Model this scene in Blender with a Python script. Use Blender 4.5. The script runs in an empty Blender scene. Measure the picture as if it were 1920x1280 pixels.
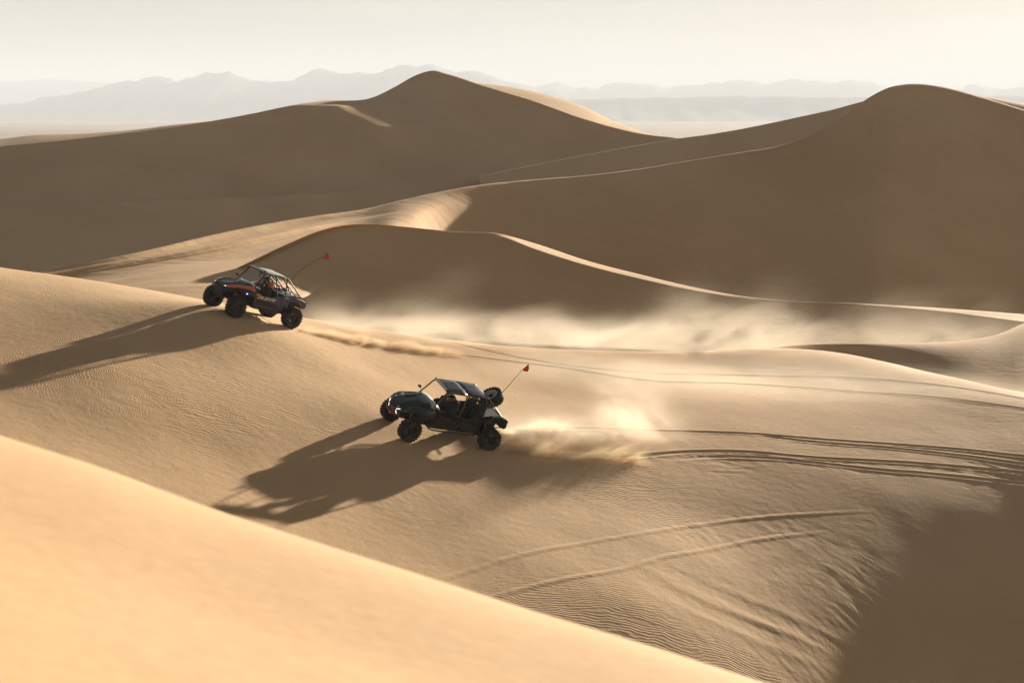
import bpy, bmesh, math, random
import numpy as np
from mathutils import Vector, Matrix
R = math.radians
sc = bpy.context.scene
C = sc.collection
random.seed(7); np.random.seed(7)

# ------------------------------------------------------------------ camera
FPX = 1920 * 70 / 36.0                   # focal length in photo pixels
PITCH = math.atan(428 / FPX)             # horizon sits 428 px above the centre
CAMZ = 40.0
cam_d = bpy.data.cameras.new('camera'); cam = bpy.data.objects.new('camera', cam_d); C.objects.link(cam)
cam.location = (0, 0, CAMZ); cam.rotation_euler = (math.pi / 2 - PITCH, 0, 0)
cam_d.lens = 70; cam_d.sensor_width = 36; cam_d.clip_start = 0.1; cam_d.clip_end = 60000
cam_d.dof.use_dof = True; cam_d.dof.focus_distance = 72; cam_d.dof.aperture_fstop = 4.0
sc.camera = cam

# ------------------------------------------------------------------ light
SUN_AZ, SUN_EL = 28.0, 9.6              # to the right of the view axis, above the horizon
SUN_DIR = Vector((math.sin(R(SUN_AZ)) * math.cos(R(SUN_EL)), math.cos(R(SUN_AZ)) * math.cos(R(SUN_EL)), math.sin(R(SUN_EL))))
sun_d = bpy.data.lights.new('sun', 'SUN'); sun = bpy.data.objects.new('sun', sun_d); C.objects.link(sun)
sun_d.energy = 5.0; sun_d.angle = R(0.8); sun_d.color = (1.0, 0.90, 0.75)
sun.rotation_euler = (-SUN_DIR).to_track_quat('-Z', 'Y').to_euler()
sun.location = SUN_DIR * 200
w = bpy.data.worlds.new('World'); sc.world = w; w.use_nodes = True
nt = w.node_tree; nt.nodes.clear()
sky = nt.nodes.new('ShaderNodeTexSky'); sky.sky_type = 'NISHITA'; sky.sun_disc = False
sky.sun_elevation = R(SUN_EL); sky.sun_rotation = R(SUN_AZ); sky.air_density = 1.0; sky.dust_density = 0.2; sky.ozone_density = 1.0
bg = nt.nodes.new('ShaderNodeBackground'); bg.inputs['Strength'].default_value = 0.05
# thin high cloud veil: warms and evens the blue of a clear sky
mx = nt.nodes.new('ShaderNodeMix'); mx.data_type = 'RGBA'; mx.inputs['Factor'].default_value = 0.70
bw = nt.nodes.new('ShaderNodeRGBToBW')
tint = nt.nodes.new('ShaderNodeMix'); tint.data_type = 'RGBA'; tint.blend_type = 'MULTIPLY'; tint.inputs['Factor'].default_value = 1
tint.inputs[7].default_value = (0.61, 0.60, 0.585, 1)
out = nt.nodes.new('ShaderNodeOutputWorld')
nt.links.new(sky.outputs[0], mx.inputs[6]); nt.links.new(sky.outputs[0], bw.inputs[0])
nt.links.new(bw.outputs[0], tint.inputs[6]); nt.links.new(tint.outputs[2], mx.inputs[7])
tcw = nt.nodes.new('ShaderNodeTexCoord'); mpw = nt.nodes.new('ShaderNodeMapping'); mpw.inputs['Scale'].default_value = (3, 3, 34); mpw.inputs['Rotation'].default_value = (R(3), 0, 0)
nzw = nt.nodes.new('ShaderNodeTexNoise'); nzw.inputs['Scale'].default_value = 1.6; nzw.inputs['Detail'].default_value = 6; nzw.inputs['Roughness'].default_value = 0.55
rgw = nt.nodes.new('ShaderNodeMapRange'); rgw.inputs[1].default_value = 0.3; rgw.inputs[2].default_value = 0.7; rgw.inputs[3].default_value = 0.40; rgw.inputs[4].default_value = 0.54
wsp = nt.nodes.new('ShaderNodeVectorMath'); wsp.operation = 'SCALE'          # streaks of thin cirrus
nt.links.new(tcw.outputs['Generated'], mpw.inputs[0]); nt.links.new(mpw.outputs[0], nzw.inputs['Vector']); nt.links.new(nzw.outputs[0], rgw.inputs[0])
nt.links.new(mx.outputs[2], wsp.inputs[0]); nt.links.new(rgw.outputs[0], wsp.inputs['Scale']); nt.links.new(wsp.outputs[0], bg.inputs[0]); nt.links.new(bg.outputs[0], out.inputs[0])
sc.view_settings.view_transform = 'Standard'; sc.view_settings.look = 'None'
sc.view_settings.gamma = 1; sc.view_settings.use_curve_mapping = False
sc.view_settings.exposure = 1.68
sc.cycles.use_denoising = True
sc.cycles.max_bounces = 6; sc.cycles.diffuse_bounces = 2; sc.cycles.volume_bounces = 1
sc.cycles.volume_step_rate = 1.0; sc.cycles.volume_max_steps = 128
sc.cycles.sample_clamp_indirect = 6

# ------------------------------------------------------------------ pixel <-> place
SP, CP = math.sin(PITCH), math.cos(PITCH)
def place(px, py, Y):
    """point of the photo's pixel ray where it is Y metres ahead of the camera"""
    a = (np.asarray(px, float) - 960) / FPX; b = (640 - np.asarray(py, float)) / FPX
    fy = CP + b * SP; fz = -SP + b * CP
    t = np.asarray(Y, float) / fy
    return np.stack(np.broadcast_arrays(a * t, np.asarray(Y, float) + 0 * t, CAMZ + fz * t), -1)

# ------------------------------------------------------------------ node helpers
def new_mat(name):
    m = bpy.data.materials.new(name); m.use_nodes = True
    n = m.node_tree; n.nodes.clear()
    o = n.nodes.new('ShaderNodeOutputMaterial')
    return m, n, o
class N:
    """tiny wrapper for wiring nodes"""
    def __init__(s, tree): s.t = tree
    def __call__(s, kind, ins=None, **props):
        n = s.t.nodes.new(kind)
        for k, v in props.items(): setattr(n, k, v)
        for k, v in (ins or {}).items():
            if isinstance(v, bpy.types.NodeSocket): s.t.links.new(v, n.inputs[k])
            else: n.inputs[k].default_value = v
        return n
    def math(s, op, a, b=None, c=None, clamp=False):
        d = {0: a}
        if b is not None: d[1] = b
        if c is not None: d[2] = c
        return s('ShaderNodeMath', d, operation=op, use_clamp=clamp).outputs[0]
    def ramp(s, v, a, b, lo=0.0, hi=1.0, smooth=True):
        n = s('ShaderNodeMapRange', {0: v, 1: a, 2: b, 3: lo, 4: hi}, interpolation_type='SMOOTHSTEP' if smooth else 'LINEAR')
        return n.outputs[0]
def simple_mat(name, col, rough=0.5, metal=0.0, coat=0.0, noise=0.0, scale=8.0, dust=0.0):
    """painted, moulded or metal surface with a little unevenness and settled dust"""
    m, n, o = new_mat(name); q = N(n)
    b = q('ShaderNodeBsdfPrincipled', {'Roughness': rough, 'Metallic': metal, 'Coat Weight': coat})
    tc = q('ShaderNodeTexCoord')
    nz = q('ShaderNodeTexNoise', {'Vector': tc.outputs['Object'], 'Scale': scale, 'Detail': 5.0, 'Roughness': 0.6})
    v = q.ramp(nz.outputs[0], 0.3, 0.7, 1 - noise, 1 + noise, False)
    mul = q('ShaderNodeMix', {0: 1.0, 6: (*col, 1)}, data_type='RGBA', blend_type='MULTIPLY')
    cc = q('ShaderNodeCombineColor', {0: v, 1: v, 2: v}); n.links.new(cc.outputs[0], mul.inputs[7])
    d = q('ShaderNodeMix', {6: mul.outputs[2], 7: (0.42, 0.30, 0.18, 1)}, data_type='RGBA')
    nz2 = q('ShaderNodeTexNoise', {'Vector': tc.outputs['Object'], 'Scale': 3.1, 'Detail': 6.0, 'Roughness': 0.65})
    n.links.new(q.ramp(nz2.outputs[0], 0.42, 0.75, 0.0, dust), d.inputs[0])
    n.links.new(d.outputs[2], b.inputs['Base Color'])
    n.links.new(q.ramp(nz2.outputs[0], 0.3, 0.7, rough * 0.85, min(1, rough * 1.2 + dust * 0.3)), b.inputs['Roughness'])
    n.links.new(b.outputs[0], o.inputs[0])
    return m
def tag(o, label=None, cat=None, group=None, kind=None):
    for k, v in (('label', label), ('category', cat), ('group', group), ('kind', kind)):
        if v: o[k] = v
    return o
def mesh_grid(name, P, mat, kind='structure', smooth=True):
    """P: rows x cols x 3 -> quad sheet"""
    r, c = P.shape[:2]
    me = bpy.data.meshes.new(name)
    idx = np.arange(r * c, dtype=np.int32).reshape(r, c)
    q = np.stack([idx[:-1, :-1], idx[:-1, 1:], idx[1:, 1:], idx[1:, :-1]], -1).reshape(-1, 4)
    me.vertices.add(r * c); me.vertices.foreach_set('co', P.reshape(-1).astype(np.float32))
    me.loops.add(q.size); me.loops.foreach_set('vertex_index', q.reshape(-1))
    me.polygons.add(len(q)); me.polygons.foreach_set('loop_start', np.arange(0, q.size, 4, dtype=np.int32))
    me.polygons.foreach_set('use_smooth', np.full(len(q), smooth))
    me.update(calc_edges=True)
    me.materials.append(mat)
    o = bpy.data.objects.new(name, me); C.objects.link(o)
    if kind: o['kind'] = kind
    return o
def vnoise(x, y, seed=0):
    """smooth value noise in numpy"""
    xi = np.floor(x).astype(np.int64); yi = np.floor(y).astype(np.int64)
    fx = x - xi; fy = y - yi; fx = fx * fx * (3 - 2 * fx); fy = fy * fy * (3 - 2 * fy)
    def h(a, b):
        v = np.sin(a * 127.1 + b * 311.7 + seed * 74.7) * 43758.5453
        return v - np.floor(v)
    return (h(xi, yi) * (1 - fx) + h(xi + 1, yi) * fx) * (1 - fy) + (h(xi, yi + 1) * (1 - fx) + h(xi + 1, yi + 1) * fx) * fy - 0.5
def pchip(x, xk, yk):
    xk = np.asarray(xk, float); yk = np.asarray(yk, float)
    h = np.diff(xk); d = np.diff(yk) / h
    m = np.zeros_like(xk); m[0] = d[0]; m[-1] = d[-1]
    for i in range(1, len(xk) - 1):
        m[i] = (d[i - 1] * h[i] + d[i] * h[i - 1]) / (h[i] + h[i - 1])   # smooth, lets gentle overshoot stay
    i = np.clip(np.searchsorted(xk, x) - 1, 0, len(h) - 1)
    t = (x - xk[i]) / h[i]; t2 = t * t; t3 = t2 * t
    return (2*t3 - 3*t2 + 1) * yk[i] + (t3 - 2*t2 + t) * h[i] * m[i] + (-2*t3 + 3*t2) * yk[i+1] + (t3 - t2) * h[i] * m[i+1]
# ------------------------------------------------------------------ sand
def sand_material(name, ripple=1.0, grain=1.0, streak=0.0, scale=1.0):
    m, n, o = new_mat(name); q = N(n)
    b = q('ShaderNodeBsdfPrincipled', {'Roughness': 0.92, 'Specular IOR Level': 0.15})
    tc = q('ShaderNodeTexCoord'); P = tc.outputs['Object']
    big = q('ShaderNodeTexNoise', {'Vector': P, 'Scale': 0.07 * scale, 'Detail': 4.0, 'Roughness': 0.55}).outputs[0]
    fine = q('ShaderNodeTexNoise', {'Vector': P, 'Scale': 14.0 * scale, 'Detail': 6.0, 'Roughness': 0.7}).outputs[0]
    c1 = q('ShaderNodeMix', {6: (0.60, 0.376, 0.190, 1), 7: (0.685, 0.447, 0.242, 1)}, data_type='RGBA')
    n.links.new(q.ramp(big, 0.35, 0.65), c1.inputs[0])
    c2 = q('ShaderNodeMix', {0: 0.22, 6: c1.outputs[2]}, data_type='RGBA', blend_type='OVERLAY')
    cc = q('ShaderNodeCombineColor', {0: fine, 1: fine, 2: fine}); n.links.new(cc.outputs[0], c2.inputs[7])
    n.links.new(c2.outputs[2], b.inputs['Base Color'])
    # wind ripples in patches, two headings
    warp = q('ShaderNodeTexNoise', {'Vector': P, 'Scale': 0.55 * scale, 'Detail': 3.0, 'Roughness': 0.5})
    wv = q('ShaderNodeVectorMath', {0: warp.outputs['Color'], 1: (0.5, 0.5, 0.5)}, operation='SUBTRACT')
    ws = q('ShaderNodeVectorMath', {0: wv.outputs[0], 'Scale': 1.5 / scale}, operation='SCALE')
    wp = q('ShaderNodeVectorMath', {0: P, 1: ws.outputs[0]}, operation='ADD').outputs[0]
    def rip(rot, sc_, dist):
        mp = q('ShaderNodeMapping', {'Vector': wp, 'Rotation': (0, 0, R(rot))})
        wa = q('ShaderNodeTexWave', {'Vector': mp.outputs[0], 'Scale': sc_ * scale, 'Distortion': dist, 'Detail': 3.0, 'Detail Scale': 1.4, 'Detail Roughness': 0.6},
               wave_type='BANDS', bands_direction='Y', wave_profile='SIN')
        return wa.outputs['Fac']
    r1 = rip(-8, 1.9, 1.6); r2 = rip(68, 3.2, 2.0)
    n1 = q('ShaderNodeTexNoise', {'Vector': P, 'Scale': 0.16 * scale, 'Detail': 2.5, 'Roughness': 0.5}).outputs[0]
    mpn = q('ShaderNodeMapping', {'Vector': P, 'Location': (31, 17, 0)})
    n2 = q('ShaderNodeTexNoise', {'Vector': mpn.outputs[0], 'Scale': 0.2 * scale, 'Detail': 2.5, 'Roughness': 0.5}).outputs[0]
    k1 = q.ramp(n1, 0.46, 0.68); k2 = q.ramp(n2, 0.50, 0.68)
    h1 = q.math('MULTIPLY', r1, k1); h2 = q.math('MULTIPLY', q.math('MULTIPLY', r2, k2), 0.55)
    h = q.math('ADD', h1, h2)
    bump = q('ShaderNodeBump', {'Strength': 1.0, 'Distance': 0.0062 * ripple / scale, 'Height': h})
    lump = q('ShaderNodeTexNoise', {'Vector': P, 'Scale': 2.2 * scale, 'Detail': 5.0, 'Roughness': 0.6}).outputs[0]
    b2 = q('ShaderNodeBump', {'Strength': 1.0, 'Distance': 0.02 * grain / scale, 'Height': lump, 'Normal': bump.outputs[0]})
    b3 = q('ShaderNodeBump', {'Strength': 0.6, 'Distance': 0.006 * grain / scale, 'Height': fine, 'Normal': b2.outputs[0]})
    last = b3
    if streak:
        mp = q('ShaderNodeMapping', {'Vector': P, 'Rotation': (0, 0, R(18)), 'Scale': (0.02, 0.35, 0.1)})
        st = q('ShaderNodeTexNoise', {'Vector': mp.outputs[0], 'Scale': 1.0, 'Detail': 5.0, 'Roughness': 0.55}).outputs[0]
        last = q('ShaderNodeBump', {'Strength': 1.0, 'Distance': streak, 'Height': st, 'Normal': b3.outputs[0]})
    n.links.new(last.outputs[0], b.inputs['Normal'])
    n.links.new(b.outputs[0], o.inputs[0])
    return m
SAND = sand_material('rippled_sand')
SAND_NEAR = sand_material('near_sand', ripple=0.05, grain=0.3)
SAND_FAR = sand_material('far_sand', ripple=0.5, grain=0.8, streak=0.12, scale=0.5)

# ------------------------------------------------------------------ dunes as lofted sheets: rows of (px, py, Y) keys, first row farthest
def row(keys, px):
    k = np.array(keys, float); px = np.clip(px, k[0, 0], k[-1, 0])      # level on beyond the last key
    return pchip(px, k[:, 0], k[:, 1]), pchip(px, k[:, 0], k[:, 2])
def loft(name, rows, px, segs, mat, tweak=None):
    """rows: arrays (cols x 3) from back to front; segs[i]: (steps, sharp_at_start) between row i and i+1"""
    P = np.stack(rows)                               # K x cols x 3
    K = len(rows)
    d = np.linalg.norm(np.diff(P, axis=0), axis=2).mean(1)
    out_rows = []
    T = np.concatenate([[0], np.cumsum(d)])
    # tangents, broken at sharp rows
    for i in range(K - 1):
        steps, s0, s1 = segs[i]
        def tan(j, sharp, side):
            if sharp or j == 0 or j == K - 1:
                a, b = (j, j + 1) if side == 0 else (j - 1, j)
                a = max(a, 0); b = min(b, K - 1)
                return (P[b] - P[a]) / (T[b] - T[a])
            da, db = T[j] - T[j-1], T[j+1] - T[j]
            return ((P[j] - P[j-1]) / da * db + (P[j+1] - P[j]) / db * da) / (da + db)
        m0, m1 = tan(i, s0, 0), tan(i + 1, s1, 1)
        h = T[i+1] - T[i]
        for k in range(steps + (1 if i == K - 2 else 0)):
            t = k / steps; t2, t3 = t*t, t*t*t
            out_rows.append((2*t3-3*t2+1)*P[i] + (t3-2*t2+t)*h*m0 + (-2*t3+3*t2)*P[i+1] + (t3-t2)*h*m1)
    G = np.stack(out_rows)
    if tweak is not None: G = tweak(G)
    return mesh_grid(name, G, mat)
def back(P, dY, dz, dx=0.0):
    Q = P.copy(); Q[:, 1] += dY; Q[:, 2] += dz; Q[:, 0] += dx
    return Q
def dune(name, label, px, spec, segs, mat, back_spec, tweak=None):
    rows = [place(px, *row(spec[0], px))]
    for k in spec[1:]:
        py, sl = row(k, px)
        if sl.min() > 5: rows.append(place(px, py, sl)); continue    # keyed by distance instead of slope
        sl = np.maximum(sl, 0.01)
        for _ in range(2):                           # walk down the pixel column at the given slope
            z1, Y1 = rows[-1][:, 2] - CAMZ, rows[-1][:, 1]
            d = -(place(px, py, 1.0)[:, 2] - CAMZ)
            Y2 = (sl * Y1 - z1) / (d + sl)
        rows.append(place(px, py, Y2))
    bk = [back(rows[0], *b) for b in back_spec]
    return loft(name, bk + rows, px, segs, mat, tweak)
PXW = np.concatenate([np.linspace(-1300, -500, 40, endpoint=False), np.linspace(-500, 2450, 420), np.linspace(2450, 3400, 51)[1:]])

# -- far dune with the peak   (first row: px, py, Y; rows below: px, py, slope down from the row before)
D5c = [(-500,330,250),(-200,293,255),(0,275,262),(200,255,270),(400,230,280),(500,213,285),(560,201,288),(620,190,290),(690,187,293),(740,165,296),(780,144,299),(815,135,300),(842,141,300),(900,160,299),(1000,190,297),(1100,225,294),(1200,251,290),(1280,262,288),(1500,300,284),(2450,420,280)]
D5m = [(-500,380,.42),(0,325,.42),(400,290,.42),(620,262,.42),(815,230,.44),(1000,252,.44),(1200,282,.42),(1500,325,.4),(2450,450,.4)]
D5t = [(-500,420,.38),(0,385,.38),(250,374,.36),(450,366,.32),(650,353,.30),(850,326,.34),(1000,312,.38),(1200,300,.4),(1500,345,.4),(2450,460,.4)]
D5b = [(-500,424,.3),(0,389,.3),(250,377,.2),(420,369.5,.05),(450,369.3,.03),(550,363.3,.03),(650,356,.03),(700,349.5,.05),(760,342.0,.12),(850,328.5,.25),(1000,315,.3),(1200,304,.35),(1500,350,.35),(2450,465,.35)]
D5f = [(-500,620,.42),(0,555,.42),(400,490,.42),(700,430,.42),(900,385,.42),(1200,340,.42),(1500,400,.42),(2450,520,.42)]
D5s = [(-500,338,.42),(0,283,.42),(400,238,.42),(560,209,.42),(620,198,.42),(690,196,.42),(740,178,.43),(785,162,.43),(815,152,.44),(900,174,.44),(1000,204,.44),(1200,260,.42),(1500,312,.4),(2450,430,.4)]
def spur(G):
    # buttress below the left shoulder whose right flank turns towards the sun
    p = place(628, 190, 290); x0, z0 = p[0], p[2]
    x, z = G[..., 0], G[..., 2]; dz = np.clip(z0 - z, -1, 30)
    u = x - (x0 + 1.7 * np.clip(dz, 0, 3.4))
    amp = 16.0 * np.where(dz < 0.8, np.exp(-((dz - 0.8) / 0.9) ** 2), np.exp(-((dz - 0.8) / 10.0) ** 2))
    G = G.copy(); G[..., 1] -= amp * np.where(u < 0, np.exp(-(u / 30) ** 2), np.exp(-(u / 6.5) ** 2)); return G
dune('sand_dune_peak', None, np.linspace(-1300, 3400, 1000), [D5c, D5s, D5m, D5t, D5b, D5f], [(10,0,0),(10,0,0),(6,0,0),(12,0,0),(40,0,0),(20,0,0),(4,0,1),(26,1,1)], SAND_FAR, [(160,-22),(60,-9),(4,-0.35)], spur)
# -- sunlit backs glimpsed behind it
D6 = [(700,210,350),(820,152,350),(890,156,350),(960,164,350),(1040,182,348),(1100,203,346),(1150,228,344),(1190,243,342),(1280,266,340),(1500,300,330)]
D6b = [(700,240,320),(820,182,320),(890,182,320),(960,194,320),(1040,214,318),(1100,235,316),(1150,258,314),(1190,273,312),(1280,296,310),(1500,330,305)]
dune('sand_dune_behind_peak', None, np.linspace(700, 1500, 90), [D6, D6b], [(10,0,0),(16,0,1)], SAND_FAR, [(60,-14)])
D7 = [(-500,275,360),(-100,262,360),(0,262,360),(70,254,360),(160,252,355),(250,246,350),(330,236,345),(420,228,340),(500,224,335),(640,240,330)]
D7b = [(-500,320,310),(-100,300,310),(0,292,310),(160,280,308),(330,262,306),(420,252,304),(500,246,302),(640,260,300)]
dune('sand_dune_left_back', None, np.linspace(-1300, 640, 140), [D7, D7b], [(8,0,0),(12,0,1)], SAND_FAR, [(80,-16)])
# -- saddle ridge that joins the peak to the right dune
D8c = [(900,330,262),(1100,290,258),(1200,272,254),(1270,260,250),(1330,252,246),(1400,240,243),(1500,219,238),(1560,206,234),(1620,190,230),(1700,175,226),(2000,210,230),(2450,300,230)]
D8f = [(900,380,.4),(1100,355,.4),(1270,340,.4),(1400,328,.4),(1500,310,.4),(1620,280,.4),(1700,270,.4),(2000,300,.4),(2450,400,.4)]
dune('sand_dune_saddle', None, np.linspace(900, 3400, 340), [D8c, D8f], [(10,0,0),(6,0,0),(24,0,1)], SAND_FAR, [(60,-14),(3,-0.3)])
# -- right-hand great dune, its crest running down to the left
D4c = [(-500,640,104),(-200,572,113),(0,528,119),(90,508,122),(250,475,128),(450,430,141),(600,404,152),(680,393,157),(760,374,161),(900,348,169),(1000,338,174),(1100,330,177),(1200,318,180),(1300,302,183),(1400,286,186),(1460,276,188),(1520,256,190),(1580,222,192),(1640,181,194),(1670,167,196),(1700,161,198),(1760,164,200),(1840,184,202),(1920,208,204),(2100,262,206),(2450,360,206)]
D4a = [(-500,650,.2),(0,533,.2),(90,512,.2),(250,481,.22),(450,440,.24),(600,412,.18),(680,402,.12),(760,383,.10),(815,374,.18),(880,365,.40),(1000,353,.44),(1200,336,.46),(1400,306,.48),(1520,280,.48),(1640,210,.5),(1700,190,.5),(1760,193,.5),(1920,236,.5),(2450,380,.5)]
D4m = [(-500,670,.03),(0,548,.02),(90,523,.015),(250,492,.015),(450,456,.02),(600,426,.03),(680,412,.05),(750,404,.07),(785,402,.12),(830,402,.32),(890,406,.44),(1000,416,.46),(1200,420,.48),(1400,410,.5),(1600,380,.5),(1700,360,.5),(1920,380,.5),(2450,470,.5)]
D4n = [(-500,690,.14),(0,558,.12),(90,530,.12),(250,500,.10),(450,468,.12),(600,438,.11),(680,424,.07),(740,420,.09),(775,422,.2),(815,428,.42),(930,450,.48),(1000,460,.48),(1200,480,.5),(1400,480,.5),(1600,470,.5),(1700,460,.5),(1920,470,.5),(2450,540,.5)]
D4f = [(-500,760,.02),(0,640,.015),(90,640,.015),(250,625,.015),(450,600,.02),(600,540,.05),(680,480,.1),(735,480,.12),(795,495,.4),(900,520,.46),(1000,540,.46),(1200,580,.46),(1400,610,.46),(1600,620,.46),(1700,620,.46),(1920,640,.46),(2450,700,.46)]
def streaks(G):
    # wind-drawn ribs on the low left flank
    r_, c_ = G.shape[:2]; px = np.broadcast_to(PXW[None], (r_, c_)); v = np.broadcast_to(np.arange(r_)[:, None] / 10.0, (r_, c_))
    k = np.clip((700 - px) / 160, 0, 1) * np.clip((v - 1.8) / 0.8, 0, 1)
    G = G.copy(); G[..., 2] += k * (0.30 * vnoise(px / 330 + v * 0.3, v * 1.25, 61) + 0.12 * vnoise(px / 150, v * 3.1, 62)); return G
dune('sand_dune_right', None, PXW, [D4c, D4a, D4m, D4n, D4f], [(10,0,0),(6,0,0),(14,0,0),(28,0,0),(26,0,0),(40,0,1)], SAND_FAR, [(40,-10),(3.0,-0.3)], streaks)
# -- middle dune behind the buggies
D3T = [(150,620,110),(300,570,114),(380,535,116.5),(470,492,119),(520,468,120.5),(560,450,121.5),(600,434,122.2),(640,424.5,122.6),(700,421,123.5),(760,426,124),(850,435,124),(940,440,124),(1000,456,126),(1100,489,124.8),(1200,515,123),(1300,539,121.5),(1400,557,120.3),(1480,564.5,119.3),(1600,569,118.5),(1750,577,117.5),(1920,589,116),(2200,610,114),(2500,640,112)]
D3B = [(150,624,109.5),(300,574,113.5),(380,539,116),(470,496,118.5),(520,472,120),(560,454,121),(600,438,121.5),(640,428,121.8),(700,424,122.5),(760,429,122.8),(850,438,122.6),(940,443.5,122),(1000,466,121),(1100,497.5,120),(1200,522.5,119.5),(1300,544,119),(1400,559.8,118.5),(1480,566,118),(1600,570.5,117),(1750,582,114.5),(1920,604,110),(2200,640,104),(2500,680,100)]
D3m = [(150,650,.1),(300,595,.12),(380,560,.10),(470,520,.12),(520,506,.17),(560,495,.25),(600,486,.35),(640,480,.43),(700,485,.46),(760,495,.46),(850,505,.46),(940,515,.46),(1000,535,.48),(1100,560,.5),(1200,580,.5),(1300,595,.5),(1400,605,.5),(1600,612,.5),(1750,622,.45),(1860,635,.38),(1920,645,.34),(2500,720,.3)]
D3f = [(150,720,.1),(300,660,.12),(380,620,.10),(470,620,.12),(560,630,.24),(640,645,.40),(700,655,.45),(760,665,.45),(850,680,.45),(1000,710,.46),(1200,730,.46),(1400,735,.46),(1600,735,.45),(1750,735,.4),(1920,745,.3),(2500,820,.3)]
dune('sand_dune_middle', None, np.linspace(150, 3400, 640), [D3T, D3B, D3m, D3f], [(8,0,0),(5,0,0),(8,0,1),(20,1,0),(24,0,1)], SAND_FAR, [(16,-6.0),(2.0,-0.25)])
# -- lit saddle at the right, between the middle dune and the ridge with the tracks
D9T = [(1150,740,101),(1300,692,101),(1450,666,101),(1580,659.5,101),(1700,656.5,102),(1800,648,104.5),(1860,635,107),(1920,609,111),(2050,602,112),(2500,650,108)]
D9f = [(1150,790,.12),(1300,740,.1),(1450,698,.05),(1580,690,.03),(1700,712,.02),(1800,730,.015),(1920,750,.02),(2050,785,.04),(2200,815,.06),(2500,905,.085)]
D9g = [(1150,850,.6),(1450,760,.6),(1700,775,.6),(1920,812,.6),(2200,880,.6),(2500,970,.6)]
dune('sand_dune_right_saddle', None, np.linspace(1150, 3400, 250), [D9T, D9f, D9g], [(10,0,0),(24,0,1),(8,1,1)], SAND, [(10,-4)])
# -- the near dune the photograph is taken from
D1c = [(-600,640,8.1),(-200,748,7.98),(0,818,7.9),(200,882,7.82),(400,956,7.72),(600,1021,7.6),(800,1084,7.45),(1000,1148,7.28),(1200,1208,7.1),(1430,1282,6.9),(1800,1400,6.6),(2400,1600,6.1)]
D1n = [(-600,860,5.5),(0,1040,5.5),(400,1165,5.45),(1000,1350,5.2),(1430,1480,5.0),(2400,1790,4.6)]
D1z = [(-600,1500,2.8),(0,1680,2.85),(400,1800,2.85),(1000,1990,2.75),(1430,2120,2.65),(2400,2420,2.5)]
pxf = np.linspace(-1500, 2600, 270); fr = [place(pxf, *row(k, pxf)) for k in (D1c, D1n, D1z)]
loft('sand_dune_foreground', [back(fr[0], 3.2, -2.6), back(fr[0], 1.0, -0.42)] + fr, pxf, [(16,0,0),(14,0,0),(20,0,0),(14,0,1)], SAND_NEAR)

# ------------------------------------------------------------------ the dune the buggies drive on: height field through placed points
def car_frame(X, Y, Z, yaw, p, r):
    yaw, p, r = R(yaw), R(p), R(r)
    h = Vector((-math.cos(yaw) * math.cos(p), -math.sin(yaw) * math.cos(p), math.sin(p)))
    l0 = Vector((0, 0, 1)).cross(h).normalized(); u0 = h.cross(l0)
    l = l0 * math.cos(r) - u0 * math.sin(r); u = h.cross(l)
    M = Matrix((( h.x, l.x, u.x, X), (h.y, l.y, u.y, Y), (h.z, l.z, u.z, Z + CAMZ), (0, 0, 0, 1)))
    return M
NEAR_M = car_frame(-2.60, 68.48, -11.11, 30.5, 10.3, 19.3); NEAR_WB = 3.17
FAR_M = car_frame(-10.0, 75.56, -7.72, 43.0, 12.8, 11.5); FAR_WB = 2.64
TRACK = 0.79
contacts = []
for M, wb in ((NEAR_M, NEAR_WB), (FAR_M, FAR_WB)):
    for sx in (1, -1):
        for sy in (1, -1):
            contacts.append(M @ Vector((sx * wb / 2, sy * TRACK, 0.03)))
KP = [  # px, py, Y
 (0,502,86),(100,513,85),(200,528,84),(300,546,82),(385,565,79.5),(0,580,73),(200,590,72.5),(300,566,77),(0,650,67),(200,680,66),(0,740,61.5),(200,760,62.3),
 (0,815,58),(200,850,58.8),(-300,440,88),(-300,560,72),(-300,700,61),(-300,900,50),(400,700,68.3),(560,700,71.5),(400,850,61.5),(600,900,61.5),(400,960,56),(600,1020,56.5),
 (620,608,80.5),(700,614,83),(850,634,87),(1000,650,90),(1150,657,92.5),(1300,657.5,95.5),(1460,654,98.5),(1580,660,98.5),(1700,684,93.5),(1820,707,89.5),(1920,729,86.5),(2200,800,80),
 (700,700,75),(850,680,80),(1000,730,79),(1150,720,82.5),(1300,730,83),(1450,720,87.5),(1600,740,85),(1750,770,81.5),(1920,800,79),(1080,800,73),(1250,800,75.2),(1450,800,77.2),
 (1650,820,76.4),(1920,870,73.4),(1050,900,67.2),(1250,880,69.8),(850,950,62.2),(850,1080,56.8),(1000,1000,61.5),(1000,1140,55),(1200,1000,62.4),(1200,1120,56.4),(1400,1000,64.8),(1400,1150,58.4),
 (1550,1000,65.5),(1550,1150,59.7),(1750,1000,66.5),(1920,1000,67.4),(1750,1150,61.2),(1920,1150,62.4),(1400,1280,54),(1550,1280,55.7),(1750,1280,57.6),(1920,1280,59),(2200,950,70.5),(2200,1200,63.4),
 (1000,1400,47),(400,1300,44),(0,1100,48),(1400,890,70.5),(1550,890,70.8),(1750,905,70.9),(1750,1500,52.8),(1920,905,71.8),(1920,1500,54.4)]
kp = np.array(KP, float)
K = place(kp[:, 0], kp[:, 1], kp[:, 2])
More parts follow.
